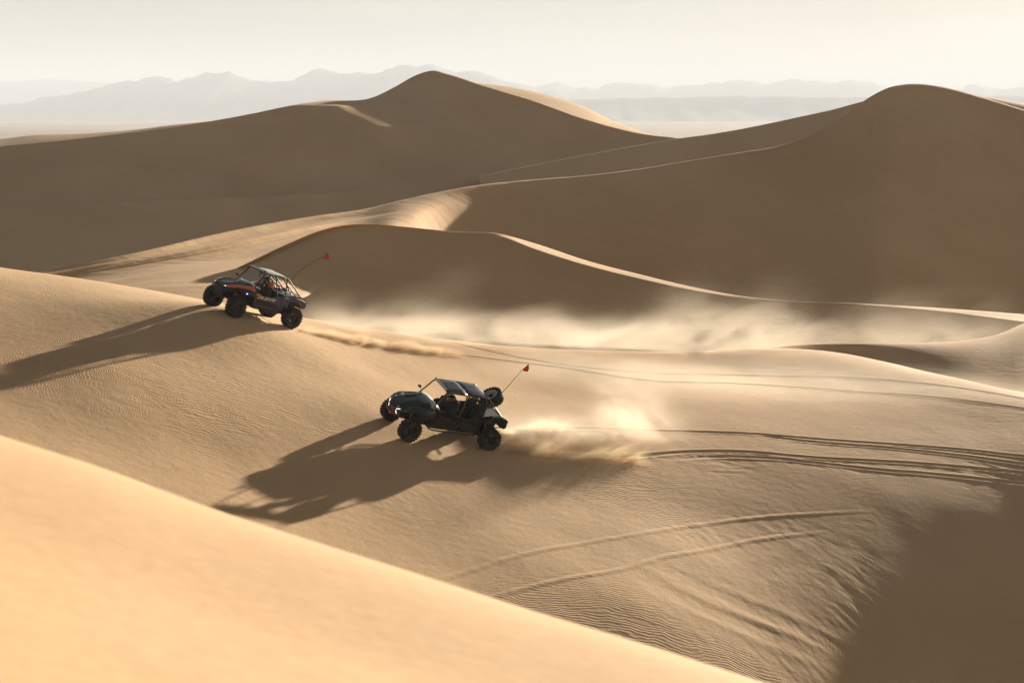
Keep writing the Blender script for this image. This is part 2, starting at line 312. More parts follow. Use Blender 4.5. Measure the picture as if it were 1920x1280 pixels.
# behind the crest the ground falls away
for px, py, Y, dY, dz in ((-300,440,88,10,-2.2),(0,502,86,9,-1.9),(150,520,84.5,9,-2.0),(300,546,82,9,-1.9),(450,580,80,10,-2.1),(620,608,80.5,9,-1.9),(850,634,87,9,-2.0),(1000,650,90,9,-2.0),(1150,657,92.5,9,-2.1),(1300,657.5,95,8,-1.9),(1460,654,98.5,8,-1.9),(1620,667,96.5,8,-1.6),(1820,707,89.5,9,-1.7),(2050,760,81,9,-1.9),
                          (-300,440,88,24,-6),(300,546,82,26,-6),(1000,650,90,18,-5.5),(1460,654,98.5,16,-4.5),(1820,707,89.5,20,-4.5),(2200,800,78,24,-5)):
    p = place(px, py, Y); K = np.vstack([K, p + np.array([0, dY, dz])])
K = np.vstack([K, np.array([list(c) for c in contacts])])
class TPS:
    def __init__(s, pts, lam=0.0):
        s.xy = pts[:, :2]; n = len(pts)
        A = np.zeros((n + 3, n + 3)); A[:n, :n] = s.k(s.xy, s.xy) + lam * np.diag(np.r_[np.ones(n - 8), np.zeros(8)]); A[:n, n] = 1; A[:n, n+1:] = s.xy; A[n:, :n] = A[:n, n:].T
        s.w = np.linalg.solve(A, np.r_[pts[:, 2], 0, 0, 0])
    def k(s, a, b):
        d2 = ((a[:, None] - b[None]) ** 2).sum(-1)
        return 0.5 * d2 * np.log(d2 + 1e-9)
    def __call__(s, x, y):
        sh = np.shape(x); q = np.stack([np.ravel(x), np.ravel(y)], -1); o = np.empty(len(q)); n = len(s.xy)
        for i in range(0, len(q), 40000):
            c = q[i:i+40000]; o[i:i+40000] = s.k(c, s.xy) @ s.w[:n] + s.w[n] + c @ s.w[n+1:]
        return o.reshape(sh)
G2 = TPS(K, 14.0)
def on_ground(px, py, lo=44., hi=100.):
    """where the pixel ray first meets the driven dune"""
    Y = np.linspace(lo, hi, 700); P = place(px, py, Y); d = P[:, 2] - G2(P[:, 0], P[:, 1])
    i = np.argmax(d < 0) if (d < 0).any() else np.argmin(d)
    return P[i]
# mesh of the driven dune: fan of columns as seen, rows in depth
cols = np.concatenate([np.linspace(-1100, -320, 60, endpoint=False), np.linspace(-320, 2240, 860), np.linspace(2240, 3300, 71)[1:]])
Yr = np.concatenate([np.linspace(36, 50, 90, endpoint=False), np.linspace(50, 98, 700, endpoint=False), np.linspace(98, 118, 50)])
A, YY = np.meshgrid((cols - 960) / FPX, Yr)
XX = A * YY / CP                                  # columns fan out from the viewpoint
ZZ = G2(XX, YY)
ZZ += 0.05 * vnoise(XX / 3.1, YY / 4.3, 3) + 0.014 * vnoise(XX / 1.1 + YY * 0.2, YY / 1.7, 5)
def furrow(px_keys, depth, width, berm, rough=0.3, fade=(0.06, 0.06), seed=1, lump=0.0, side=1.0):
    """press a groove with thrown-up edges along a line given by its photo pixels"""
    global ZZ
    pts = np.array([on_ground(a, b) for a, b in px_keys]); pts = pts[np.argsort(pts[:, 0])]
    xs = np.linspace(pts[0, 0], pts[-1, 0], 200); ys = pchip(xs, pts[:, 0], pts[:, 1])
    m = (XX > xs[0]) & (XX < xs[-1]) & (YY > ys.min() - 2.5) & (YY < ys.max() + 2.5)
    x, y = XX[m], YY[m]
    yc = np.interp(x, xs, ys); sl = np.interp(x, xs, np.gradient(ys, xs))
    yc = yc + 0.05 * rough * vnoise(x * 2.1, x * 0 + seed, seed) * 4
    d = (y - yc) / np.sqrt(1 + sl * sl)
    t = (x - xs[0]) / (xs[-1] - xs[0])
    e = np.clip(t / max(fade[0], 1e-3), 0, 1) * np.clip((1 - t) / max(fade[1], 1e-3), 0, 1)
    v = 1 + rough * (vnoise(x * 1.7, d * 2, seed + 1) * 1.6 + vnoise(x * 6, d * 6, seed + 2))
    dz = -depth * np.exp(-(d / width) ** 4) * v
    dz += berm * (np.exp(-((d - 1.55 * width) / (0.55 * width)) ** 2) + side * np.exp(-((d + 1.55 * width) / (0.6 * width)) ** 2)) * (1 + rough * 2.2 * vnoise(x * 5, d * 7, seed + 4))
    if lump: dz += lump * np.exp(-((d + 3.2 * width) / (2 * width)) ** 2) * np.clip(vnoise(x * 4, y * 5, seed + 6) + vnoise(x * 9, y * 11, seed + 7) * 0.7, -0.2, 1)
    ZZ[m] += dz * e
# wheel tracks of the near buggy, running off to the right
furrow([(935,812),(1080,805),(1222,808),(1380,813),(1500,821),(1650,831),(1800,842),(1920,855),(2150,890)], 0.020, 0.12, 0.020, 0.06, (0.01,0.02), 11, 0.006)
furrow([(1400,816),(1500,826),(1650,838),(1800,854),(1920,870),(2150,910)], 0.010, 0.12, 0.020, 0.08, (0.15,0.02), 12, 0.006)
furrow([(930,846),(1050,856),(1180,858),(1300,848),(1400,849),(1500,856),(1700,868),(1920,887),(2150,925)], 0.023, 0.13, 0.024, 0.08, (0.01,0.02), 13, 0.02)
furrow([(1250,862),(1350,857),(1450,861),(1550,870),(1640,880),(1780,893),(1920,907),(2150,950)], 0.011, 0.13, 0.022, 0.1, (0.1,0.02), 14, 0.015)
# track of the far buggy
furrow([(556,619),(620,627),(700,641),(770,655),(830,664),(900,671),(1050,690),(1200,712),(1450,724),(1700,741),(1920,767),(2100,795)], 0.03, 0.12, 0.015, 0.12, (0.01,0.02), 21, 0.01)
furrow([(570,604),(640,609),(760,628),(900,655),(1050,684),(1200,698),(1400,705),(1620,709),(1800,728),(1920,748),(2100,780)], 0.022, 0.10, 0.012, 0.12, (0.01,0.02), 22, 0.005)
# older, wind-softened tracks on the slope below: low ridges that catch the sun
furrow([(780,1103),(820,1090),(900,1065),(1000,1036),(1100,1016),(1200,1000),(1300,985),(1400,974),(1520,965),(1660,957)], -0.020, 0.13, -0.003, 0.25, (0.05,0.25), 31, 0, 0.4)
furrow([(880,1133),(930,1119),(1050,1087),(1170,1066),(1240,1046),(1300,1035),(1400,1016),(1480,1006),(1570,999)], -0.022, 0.13, -0.004, 0.25, (0.05,0.25), 32, 0, 0.4)
for k, (a, b) in enumerate((((1150,1050),(1600,1270)), ((1205,1040),(1660,1270)), ((1330,1150),(1620,1010)), ((1290,1135),(1560,1020)))):
    furrow([(a[0] + (b[0]-a[0]) * t, a[1] + (b[1]-a[1]) * t + 8 * math.sin(t * 5 + k)) for t in (0, .2, .4, .6, .8, 1)], 0.010 if k < 2 else 0.005, 0.40, 0.009 if k < 2 else 0.006, 0.2, (0.5, 0.4), 41 + k)
# chattered sand where vehicles turned, at the edge of the hollow
cx, cy = on_ground(1590, 1000)[:2]; c2x, c2y = on_ground(1600, 1150)[:2]
def chatter(x0, y0, sx, sy, rot, amp, f, seed):
    global ZZ
    m = np.exp(-(((XX - x0) / sx) ** 2 + ((YY - y0) / sy) ** 2))
    k = m > 0.03; x, y = XX[k], YY[k]; c, s = math.cos(R(rot)), math.sin(R(rot))
    u = c * x + s * y; v = -s * x + c * y
    u = u + 0.9 * vnoise(x * 0.6, y * 0.6, seed)
    g = vnoise(u * f * 0.28, v * f, seed + 1) + 0.5 * vnoise(u * f * 0.6, v * f * 2.1, seed + 2)
    ZZ[k] += amp * g * m[k] * np.clip(0.6 + 1.4 * vnoise(x * 0.35, y * 0.35, seed + 3), 0, 1.4)
chatter(cx, cy, 3.4, 3.0, -52, 0.018, 4.6, 51)
chatter(c2x, c2y, 2.8, 4.5, -58, 0.014, 5.0, 52)
p = on_ground(1370, 1000); chatter(p[0], p[1], 2.6, 2.0, -60, 0.016, 5.4, 53)
p = on_ground(1450, 1180); chatter(p[0], p[1], 2.6, 3.4, -58, 0.010, 5.4, 54)
p = on_ground(1880, 880); chatter(p[0], p[1], 2.0, 1.2, -30, 0.03, 5.0, 55)
p = on_ground(1290, 868); chatter(p[0], p[1], 2.2, 0.8, 10, 0.045, 6.0, 56)
ground = mesh_grid('sand_dune_ridge', np.stack([XX, YY, ZZ], -1)[::-1], SAND)

# ------------------------------------------------------------------ desert plain and far ranges
def plain_mat():
    m, n, o = new_mat('desert_flat'); q = N(n)
    b = q('ShaderNodeBsdfPrincipled', {'Roughness': 0.95, 'Specular IOR Level': 0.1})
    tc = q('ShaderNodeTexCoord')
    mp = q('ShaderNodeMapping', {'Vector': tc.outputs['Object'], 'Scale': (0.0009, 0.004, 1)})
    nz = q('ShaderNodeTexNoise', {'Vector': mp.outputs[0], 'Scale': 2.0, 'Detail': 7.0, 'Roughness': 0.6}).outputs[0]
    c = q('ShaderNodeMix', {6: (0.30, 0.21, 0.125, 1), 7: (0.56, 0.39, 0.22, 1)}, data_type='RGBA')
    n.links.new(q.ramp(nz, 0.35, 0.65), c.inputs[0]); n.links.new(c.outputs[2], b.inputs['Base Color']); n.links.new(b.outputs[0], o.inputs[0])
    return m
gx = np.concatenate([np.linspace(-12000, -600, 20), np.linspace(-500, 500, 41), np.linspace(600, 12000, 20)])
gy = np.concatenate([np.linspace(-900, 700, 40), np.linspace(800, 21000, 80)])
PX_, PY_ = np.meshgrid(gx, gy)
mesh_grid('desert_plain', np.stack([PX_, PY_, 0 * PX_ + 1.2 * vnoise(PX_ / 400, PY_ / 300, 8)], -1), plain_mat())
rock, n_, o_ = new_mat('range_rock'); q = N(n_)
b_ = q('ShaderNodeBsdfPrincipled', {'Roughness': 0.95, 'Specular IOR Level': 0.1})
tc_ = q('ShaderNodeTexCoord'); nz_ = q('ShaderNodeTexNoise', {'Vector': tc_.outputs['Object'], 'Scale': 0.012, 'Detail': 8.0, 'Roughness': 0.65}).outputs[0]
c_ = q('ShaderNodeMix', {6: (0.13, 0.105, 0.085, 1), 7: (0.24, 0.19, 0.15, 1)}, data_type='RGBA')
n_.links.new(q.ramp(nz_, 0.35, 0.65), c_.inputs[0]); n_.links.new(c_.outputs[2], b_.inputs['Base Color']); n_.links.new(b_.outputs[0], o_.inputs[0])
def mountain_range(name, keys, Y, depth, seed, rough=1.0, base=0.0):
    px = np.linspace(keys[0][0], keys[-1][0], 520)
    k = np.array(keys, float)
    py = np.interp(px, k[:, 0], k[:, 1]) - rough * (7 * vnoise(px / 26, px * 0, seed) + 4 * vnoise(px / 11, px * 0, seed + 1) + 2 * vnoise(px / 5, px * 0, seed + 2))
    crest = place(px, py, Y)
    rows = []
    prof = [(-1.0, 0.0), (-0.75, 0.12), (-0.5, 0.34), (-0.3, 0.56), (-0.15, 0.78), (-0.06, 0.92), (0, 1), (0.1, 0.86), (0.3, 0.5), (0.6, 0.2), (1.0, 0.0)]
    for t, hgt in prof[::-1]:
        r_ = crest.copy(); r_[:, 1] += t * depth
        g = vnoise(px / 30 + t * 2, px * 0 + t * 5, seed + 3) * 0.30 + vnoise(px / 12 - t * 3, px * 0 + t * 9, seed + 4) * 0.18
        k_ = np.clip(hgt + g * (1 - hgt) * min(1, 6 * hgt), 0, 1)
        r_[:, 2] = base - 3 + (crest[:, 2] - base + 3) * k_
        rows.append(r_)
    return mesh_grid(name, np.stack(rows), rock)
mountain_range('mountain_range', [(-900,170),(-600,190),(-300,178),(-100,198),(0,196),(100,182),(200,163),(270,145),(290,143),(330,153),(390,137),(430,134),(480,154),(545,150),(600,127),(620,130),(650,136),(700,139),(740,128),(775,121),(805,121),(850,133),(885,131),(940,150),(1000,166),(1080,182),(1200,200),(1400,212),(1500,214)], 12500, 1700, 1)
mountain_range('mountain_range_right', [(900,186),(990,168),(1030,158),(1045,153),(1080,162),(1115,163),(1160,156),(1195,155),(1245,166),(1300,158),(1350,157),(1400,150),(1440,156),(1505,147),(1550,156),(1610,153),(1650,160),(1720,172),(1780,168),(1830,160),(1880,166),(1960,158),(2100,172),(2300,160),(2700,180)], 16000, 1900, 2)
mountain_range('mountain_range_left_far', [(-900,160),(-400,150),(-100,158),(0,153),(110,150),(180,156),(240,160),(300,170),(420,200),(500,212)], 18500, 1700, 4, 0.6)
mountain_range('foothills', [(-900,205),(-300,200),(0,214),(260,211),(400,206),(900,200),(1080,186),(1200,184),(1380,180),(1395,177),(1410,181),(1640,182),(1800,176),(1940,182),(2300,178),(2700,190)], 10500, 900, 6, 0.25)

# ------------------------------------------------------------------ desert air
def box_obj(name, lo, hi, mat):
    me = bpy.data.meshes.new(name); bm = bmesh.new(); bmesh.ops.create_cube(bm, size=1)
    for v in bm.verts: v.co = Vector([(a + b) / 2 + c * (b - a) for a, b, c in zip(lo, hi, v.co)])
    bm.to_mesh(me); bm.free(); me.materials.append(mat)
    o = bpy.data.objects.new(name, me); C.objects.link(o); return o
hm, hn, ho = new_mat('hazy_air'); q = N(hn)
HAZE = q('ShaderNodeVolumePrincipled', {'Color': (0.77, 0.83, 0.92, 1), 'Density': 0.00013, 'Anisotropy': 0.0})
hn.links.new(HAZE.outputs[0], ho.inputs['Volume'])
haze = box_obj('haze', (-14000, -1000, -8), (14000, 22000, CAMZ + 420), hm)
haze['kind'] = 'stuff'
# ------------------------------------------------------------------ shape builder
LIFT = 0.0
UNSPRUNG = {'wheel', 'spare_wheel', 'tyre', 'rim', 'bead_ring', 'control_arm', 'trailing_arm', 'radius_rod', 'drive_shaft', 'rock_light'}
class Shape:
    def __init__(s): s.v = []; s.f = []; s.sm = []
    def add(s, vs, fs, smooth=False):
        o = len(s.v); s.v += [tuple(v) for v in vs]; s.f += [tuple(i + o for i in f) for f in fs]; s.sm += [smooth] * len(fs); return s
    def box(s, lo, hi):
        (a, b, c), (d, e, f) = lo, hi
        return s.add([(a,b,c),(d,b,c),(d,e,c),(a,e,c),(a,b,f),(d,b,f),(d,e,f),(a,e,f)], [(0,3,2,1),(4,5,6,7),(0,1,5,4),(1,2,6,5),(2,3,7,6),(3,0,4,7)])
    def prism(s, prof, y0, y1, y0b=None, y1b=None):
        """closed (x,z) outline pushed from y0 to y1; y0b/y1b let the bottom edge sit elsewhere"""
        n = len(prof); zs = [p[1] for p in prof]; lo, hi = min(zs), max(zs)
        def yy(t, a, b): return a if b is None else b + (a - b) * (t - lo) / (hi - lo)
        vs = [(x, yy(z, y0, y0b), z) for x, z in prof] + [(x, yy(z, y1, y1b), z) for x, z in prof]
        return s.add(vs, [tuple(range(n))[::-1], tuple(range(n, 2*n))] + [(i, (i+1) % n, n + (i+1) % n, n + i) for i in range(n)])
    def sheet(s, rows, thick=0.0, smooth=True):
        r, c = len(rows), len(rows[0]); vs = [p for q in rows for p in q]
        fs = [(i*c+j, i*c+j+1, (i+1)*c+j+1, (i+1)*c+j) for i in range(r-1) for j in range(c-1)]
        if thick:
            n = len(vs); vs2 = [(x, y, z - thick) for x, y, z in vs]
            fs2 = [tuple(k + n for k in f[::-1]) for f in fs]
            edge = [j for j in range(c)] + [i*c+c-1 for i in range(1, r)] + [(r-1)*c+j for j in range(c-2, -1, -1)] + [i*c for i in range(r-2, 0, -1)]
            fs3 = [(edge[(k+1) % len(edge)], edge[k], edge[k] + n, edge[(k+1) % len(edge)] + n) for k in range(len(edge))]
            s.add(vs + vs2, fs + fs2 + fs3, smooth); return s
        return s.add(vs, fs, smooth)
    def loop(s, rings, cap=True, smooth=True):
        n = len(rings[0]); vs = [p for r_ in rings for p in r_]
        fs = [(k*n+i, k*n+(i+1) % n, (k+1)*n+(i+1) % n, (k+1)*n+i) for k in range(len(rings)-1) for i in range(n)]
        s.add(vs, fs, smooth)
        if cap:
            s.add(rings[0], [tuple(range(n))[::-1]]); s.add(rings[-1], [tuple(range(n))])
        return s
    def tube(s, path, r, n=8):
        P = [Vector(p) for p in path]; rings = []
        up = Vector((0.13, 0.21, 0.97))
        for i, p in enumerate(P):
            t = (P[min(i+1, len(P)-1)] - P[max(i-1, 0)]).normalized()
            a = t.cross(up)
            if a.length < 0.2: a = t.cross(Vector((0, 1, 0)))
            a.normalize(); b = t.cross(a); rr = r[i] if isinstance(r, (list, tuple)) else r
            rings.append([p + (a * math.cos(2*math.pi*k/n) + b * math.sin(2*math.pi*k/n)) * rr for k in range(n)])
        return s.loop(rings)
    def lathe(s, prof, n=40, c=(0,0,0), cap=False):
        """(y, radius) profile spun round the y axis"""
        rings = [[(c[0] + r_*math.cos(2*math.pi*k/n), c[1] + y, c[2] + r_*math.sin(2*math.pi*k/n)) for k in range(n)] for y, r_ in prof]
        return s.loop(rings, cap)
    def make(s, name, mat, parent=None, bevel=0.0, loc=None, rot=None, kind=None):
        if LIFT and name not in UNSPRUNG:                   # bodywork rides high on long-travel suspension
            s.v = [(x, y, z + LIFT * min(1, max(0, (1.78 - z) / .6))) for x, y, z in s.v]
            if loc: loc = (loc[0], loc[1], loc[2] + LIFT)
        me = bpy.data.meshes.new(name); me.from_pydata(s.v, [], s.f)
        me.polygons.foreach_set('use_smooth', s.sm); me.update()
        bm = bmesh.new(); bm.from_mesh(me); bmesh.ops.recalc_face_normals(bm, faces=bm.faces); bm.to_mesh(me); bm.free()
        me.materials.append(mat)
        o = bpy.data.objects.new(name, me); C.objects.link(o)
        if parent is not None: o.parent = parent
        if loc: o.location = loc
        if rot: o.rotation_euler = rot
        if bevel:
            b = o.modifiers.new('edge', 'BEVEL'); b.width = bevel; b.segments = 2; b.limit_method = 'ANGLE'; b.angle_limit = R(35)
        if kind: o['kind'] = kind
        return o
def link_copy(o, parent, loc=None):
    c = o.copy(); C.objects.link(c); c.parent = parent
    if loc is not None: c.location = loc
    for ch in list(o.children):
        d = ch.copy(); C.objects.link(d); d.parent = c
    return c

BLACK = simple_mat('black_plastic', (0.016, 0.016, 0.017), 0.55, noise=0.15, dust=0.05)
GLOSS = simple_mat('gloss_black_paint', (0.010, 0.011, 0.013), 0.25, coat=0.3, dust=0.02)
NAVY = simple_mat('navy_paint', (0.018, 0.038, 0.115), 0.32, coat=0.4, dust=0.06)
ORANGE = simple_mat('orange_paint', (0.72, 0.13, 0.015), 0.35, coat=0.4, dust=0.06)
RED = simple_mat('red_paint', (0.55, 0.02, 0.025), 0.35, dust=0.08)
WHITE = simple_mat('white_paint', (0.75, 0.74, 0.72), 0.35, dust=0.12)
SILVER = simple_mat('pale_roof_paint', (0.55, 0.54, 0.52), 0.3, coat=0.4, dust=0.15)
RUBBER = simple_mat('tyre_rubber', (0.014, 0.013, 0.012), 0.85, noise=0.25, dust=0.22)
RIM = simple_mat('dark_rim_metal', (0.03, 0.03, 0.032), 0.35, metal=0.7, dust=0.12)
RIMLIT = simple_mat('machined_rim_metal', (0.5, 0.48, 0.42), 0.3, metal=0.9, dust=0.2)
STEEL = simple_mat('bare_steel', (0.4, 0.39, 0.37), 0.3, metal=1.0, dust=0.15)
BRONZE = simple_mat('bronze_tube_paint', (0.20, 0.135, 0.065), 0.4, metal=0.5, dust=0.12)
BRONZE_PRINT = simple_mat('bronze_print', (0.10, 0.06, 0.035), 0.45, dust=0.05)
SEAT = simple_mat('seat_vinyl', (0.02, 0.02, 0.022), 0.6, dust=0.1)
SUIT = simple_mat('dark_riding_suit', (0.02, 0.02, 0.025), 0.8, noise=0.2, dust=0.1)
HELM = simple_mat('helmet_shell', (0.015, 0.015, 0.017), 0.18, coat=0.8, dust=0.03)
VISOR = simple_mat('helmet_visor', (0.03, 0.03, 0.035), 0.08, coat=1.0)
FLAG = simple_mat('safety_flag_cloth', (0.70, 0.055, 0.02), 0.75, noise=0.2)
LENS = simple_mat('lamp_lens', (0.62, 0.62, 0.63), 0.12, coat=1.0)
TAIL = simple_mat('tail_lens', (0.45, 0.02, 0.012), 0.2, coat=0.8)
GLASS, gn, go = new_mat('windscreen_glass'); q = N(gn)
gmix = q('ShaderNodeMixShader', {0: 0.16})
gt = q('ShaderNodeBsdfTransparent', {'Color': (0.86, 0.87, 0.86, 1)}); gg = q('ShaderNodeBsdfGlossy', {'Color': (0.9, 0.9, 0.9, 1), 'Roughness': 0.05})
gn.links.new(gt.outputs[0], gmix.inputs[1]); gn.links.new(gg.outputs[0], gmix.inputs[2]); gn.links.new(gmix.outputs[0], go.inputs[0])
def lamp_mat(name, col, power):
    m, n, o = new_mat(name); e = n.nodes.new('ShaderNodeEmission'); e.inputs[0].default_value = (*col, 1); e.inputs[1].default_value = power
    n.links.new(e.outputs[0], o.inputs[0]); return m
LED = lamp_mat('running_light', (1.0, 0.98, 0.95), 0.8)
BLUE_LED = lamp_mat('blue_rock_light', (0.12, 0.2, 1.0), 3.0)

# ------------------------------------------------------------------ wheel: hub with tyre and rim
WR, WW = 0.405, 0.34
def make_wheel(parent, loc, side, rim_mat=RIM, rot=None, name='wheel', paddle=False):
    hub = Shape().lathe([(-0.06, 0.0), (-0.06, 0.085), (0.10, 0.085), (0.12, 0.06), (0.12, 0.0)], 14)
    for k in range(5):
        a = 2*math.pi*k/5; hub.tube([(0.055*math.cos(a), 0.10, 0.055*math.sin(a)), (0.055*math.cos(a), 0.145, 0.055*math.sin(a))], 0.012, 6)
    h = hub.make(name, RIM, parent, loc=loc, rot=rot or ((0, 0, 0) if side > 0 else (0, 0, math.pi)))
    t = Shape()
    prof = [(-0.13, 0.205), (-0.155, 0.25), (-0.168, 0.31), (-0.160, 0.355), (-0.13, 0.38), (0, 0.386), (0.13, 0.38), (0.160, 0.355), (0.168, 0.31), (0.155, 0.25), (0.13, 0.205), (0.10, 0.20), (-0.10, 0.20), (-0.13, 0.205)]
    t.lathe(prof, 48)
    nl = 22
    for k in range(nl):                                   # tread blocks
        for row_, (y0, y1, ph) in enumerate(((-0.165, -0.085, 0), (-0.07, -0.005, 0.5), (0.005, 0.07, 0.0), (0.085, 0.165, 0.5))):
            a = 2*math.pi*(k + ph)/nl; da = 2*math.pi/nl*0.30
            r0 = 0.355 if row_ in (0, 3) else 0.375; r1 = 0.405
            vs = []
            for yy in (y0, y1):
                for rr, dd in ((r0, da), (r1, da*0.85)):
                    for sg in (-1, 1): vs.append((rr*math.cos(a+sg*dd), yy, rr*math.sin(a+sg*dd)))
            t.add(vs, [(0,1,3,2),(4,6,7,5),(0,4,5,1),(2,3,7,6),(0,2,6,4),(1,5,7,3)])
        for yy in (-0.163, 0.163):                          # side lugs
            a = 2*math.pi*(k + 0.25)/nl; da = 0.05; sg = 1 if yy > 0 else -1
            vs = [(rr*math.cos(a+d), yy + sg*o_, rr*math.sin(a+d)) for o_ in (0, 0.014) for rr in (0.30, 0.365) for d in (-da, da)]
            t.add(vs, [(0,1,3,2),(4,6,7,5),(0,4,5,1),(2,3,7,6),(0,2,6,4),(1,5,7,3)])
    t.make('tyre', RUBBER, h)
    rim = Shape().lathe([(-0.12, 0.206), (0.135, 0.206), (0.150, 0.222), (0.152, 0.205), (0.125, 0.185), (0.06, 0.175), (-0.11, 0.175)], 40)
    for k in range(10):
        a = 2*math.pi*k/10; w_ = 0.10 if k % 2 else 0.16
        c0, s0 = math.cos(a), math.sin(a)
        def pt(r_, d, y): return (r_*c0 - d*s0, y, r_*s0 + d*c0)
        vs = [pt(0.07, -0.02, 0.085), pt(0.07, 0.02, 0.085), pt(0.185, 0.024, 0.118), pt(0.185, -0.024, 0.118), pt(0.07, -0.02, 0.04), pt(0.07, 0.02, 0.04), pt(0.185, 0.024, 0.085), pt(0.185, -0.024, 0.085)]
        rim.add(vs, [(0,3,2,1),(4,5,6,7),(0,1,5,4),(1,2,6,5),(2,3,7,6),(3,0,4,7)])
    rim.make('rim', rim_mat, h)
    if rim_mat is RIMLIT:
        Shape().lathe([(0.148, 0.212), (0.158, 0.225), (0.160, 0.252), (0.150, 0.256)], 40).make('bead_ring', RIMLIT, h)
    return h

LETTERS = {  # strokes as quads in a unit cell, u to the right, v up
 'R': [[(0,.0),(.20,.0),(.20,.62),(0,.62)], [(0,.78),(.78,.78),(.95,1),(0,1)], [(.72,.42),(.95,.5),(.95,1),(.72,.86)], [(.28,.36),(.88,.36),(.95,.54),(.28,.54)], [(.42,.38),(.70,.38),(1.0,0),(.72,0)]],
 'Z': [[(.05,.78),(1,.78),(1,1),(.05,1)], [(0,0),(.95,0),(.95,.22),(0,.22)], [(0,.20),(.30,.20),(1,.80),(.70,.80)]],
 'P': [[(0,.0),(.22,.0),(.22,1),(0,1)], [(.2,.8),(.9,.8),(.9,1),(.2,1)], [(.7,.42),(.92,.42),(.92,1),(.7,1)], [(.2,.38),(.9,.38),(.9,.56),(.2,.56)]],
 'O': [[(0,.0),(.22,.0),(.22,1),(0,1)], [(.2,.8),(.9,.8),(.9,1),(.2,1)], [(.72,0),(.94,0),(.94,1),(.72,1)], [(.2,0),(.9,0),(.9,.2),(.2,.2)]]}
def lettering(text, parent, x0, z0, y, cw, ch, mat, shear=0.35, gap=0.16, sgn=1, dz=0.0):
    """flat letters on a side panel; sgn +1 left side (reads towards the tail), -1 right side (reads towards the nose)"""
    s = Shape(); u0 = 0.0
    total = len(text) * cw * (1 + gap)
    for ch_ in text:
        for k, quad in enumerate(LETTERS.get(ch_, [])):
            vs = []
            for u, v in quad:
                d = u0 + u * cw + v * ch * shear
                xx = x0 - d if sgn > 0 else x0 - total + d
                vs.append((xx, y + sgn * 0.0006 * k, z0 + v * ch + dz * d))
            s.add(vs, [(0, 1, 2, 3)])
        u0 += cw * (1 + gap)
    return s.make('lettering', mat, parent)

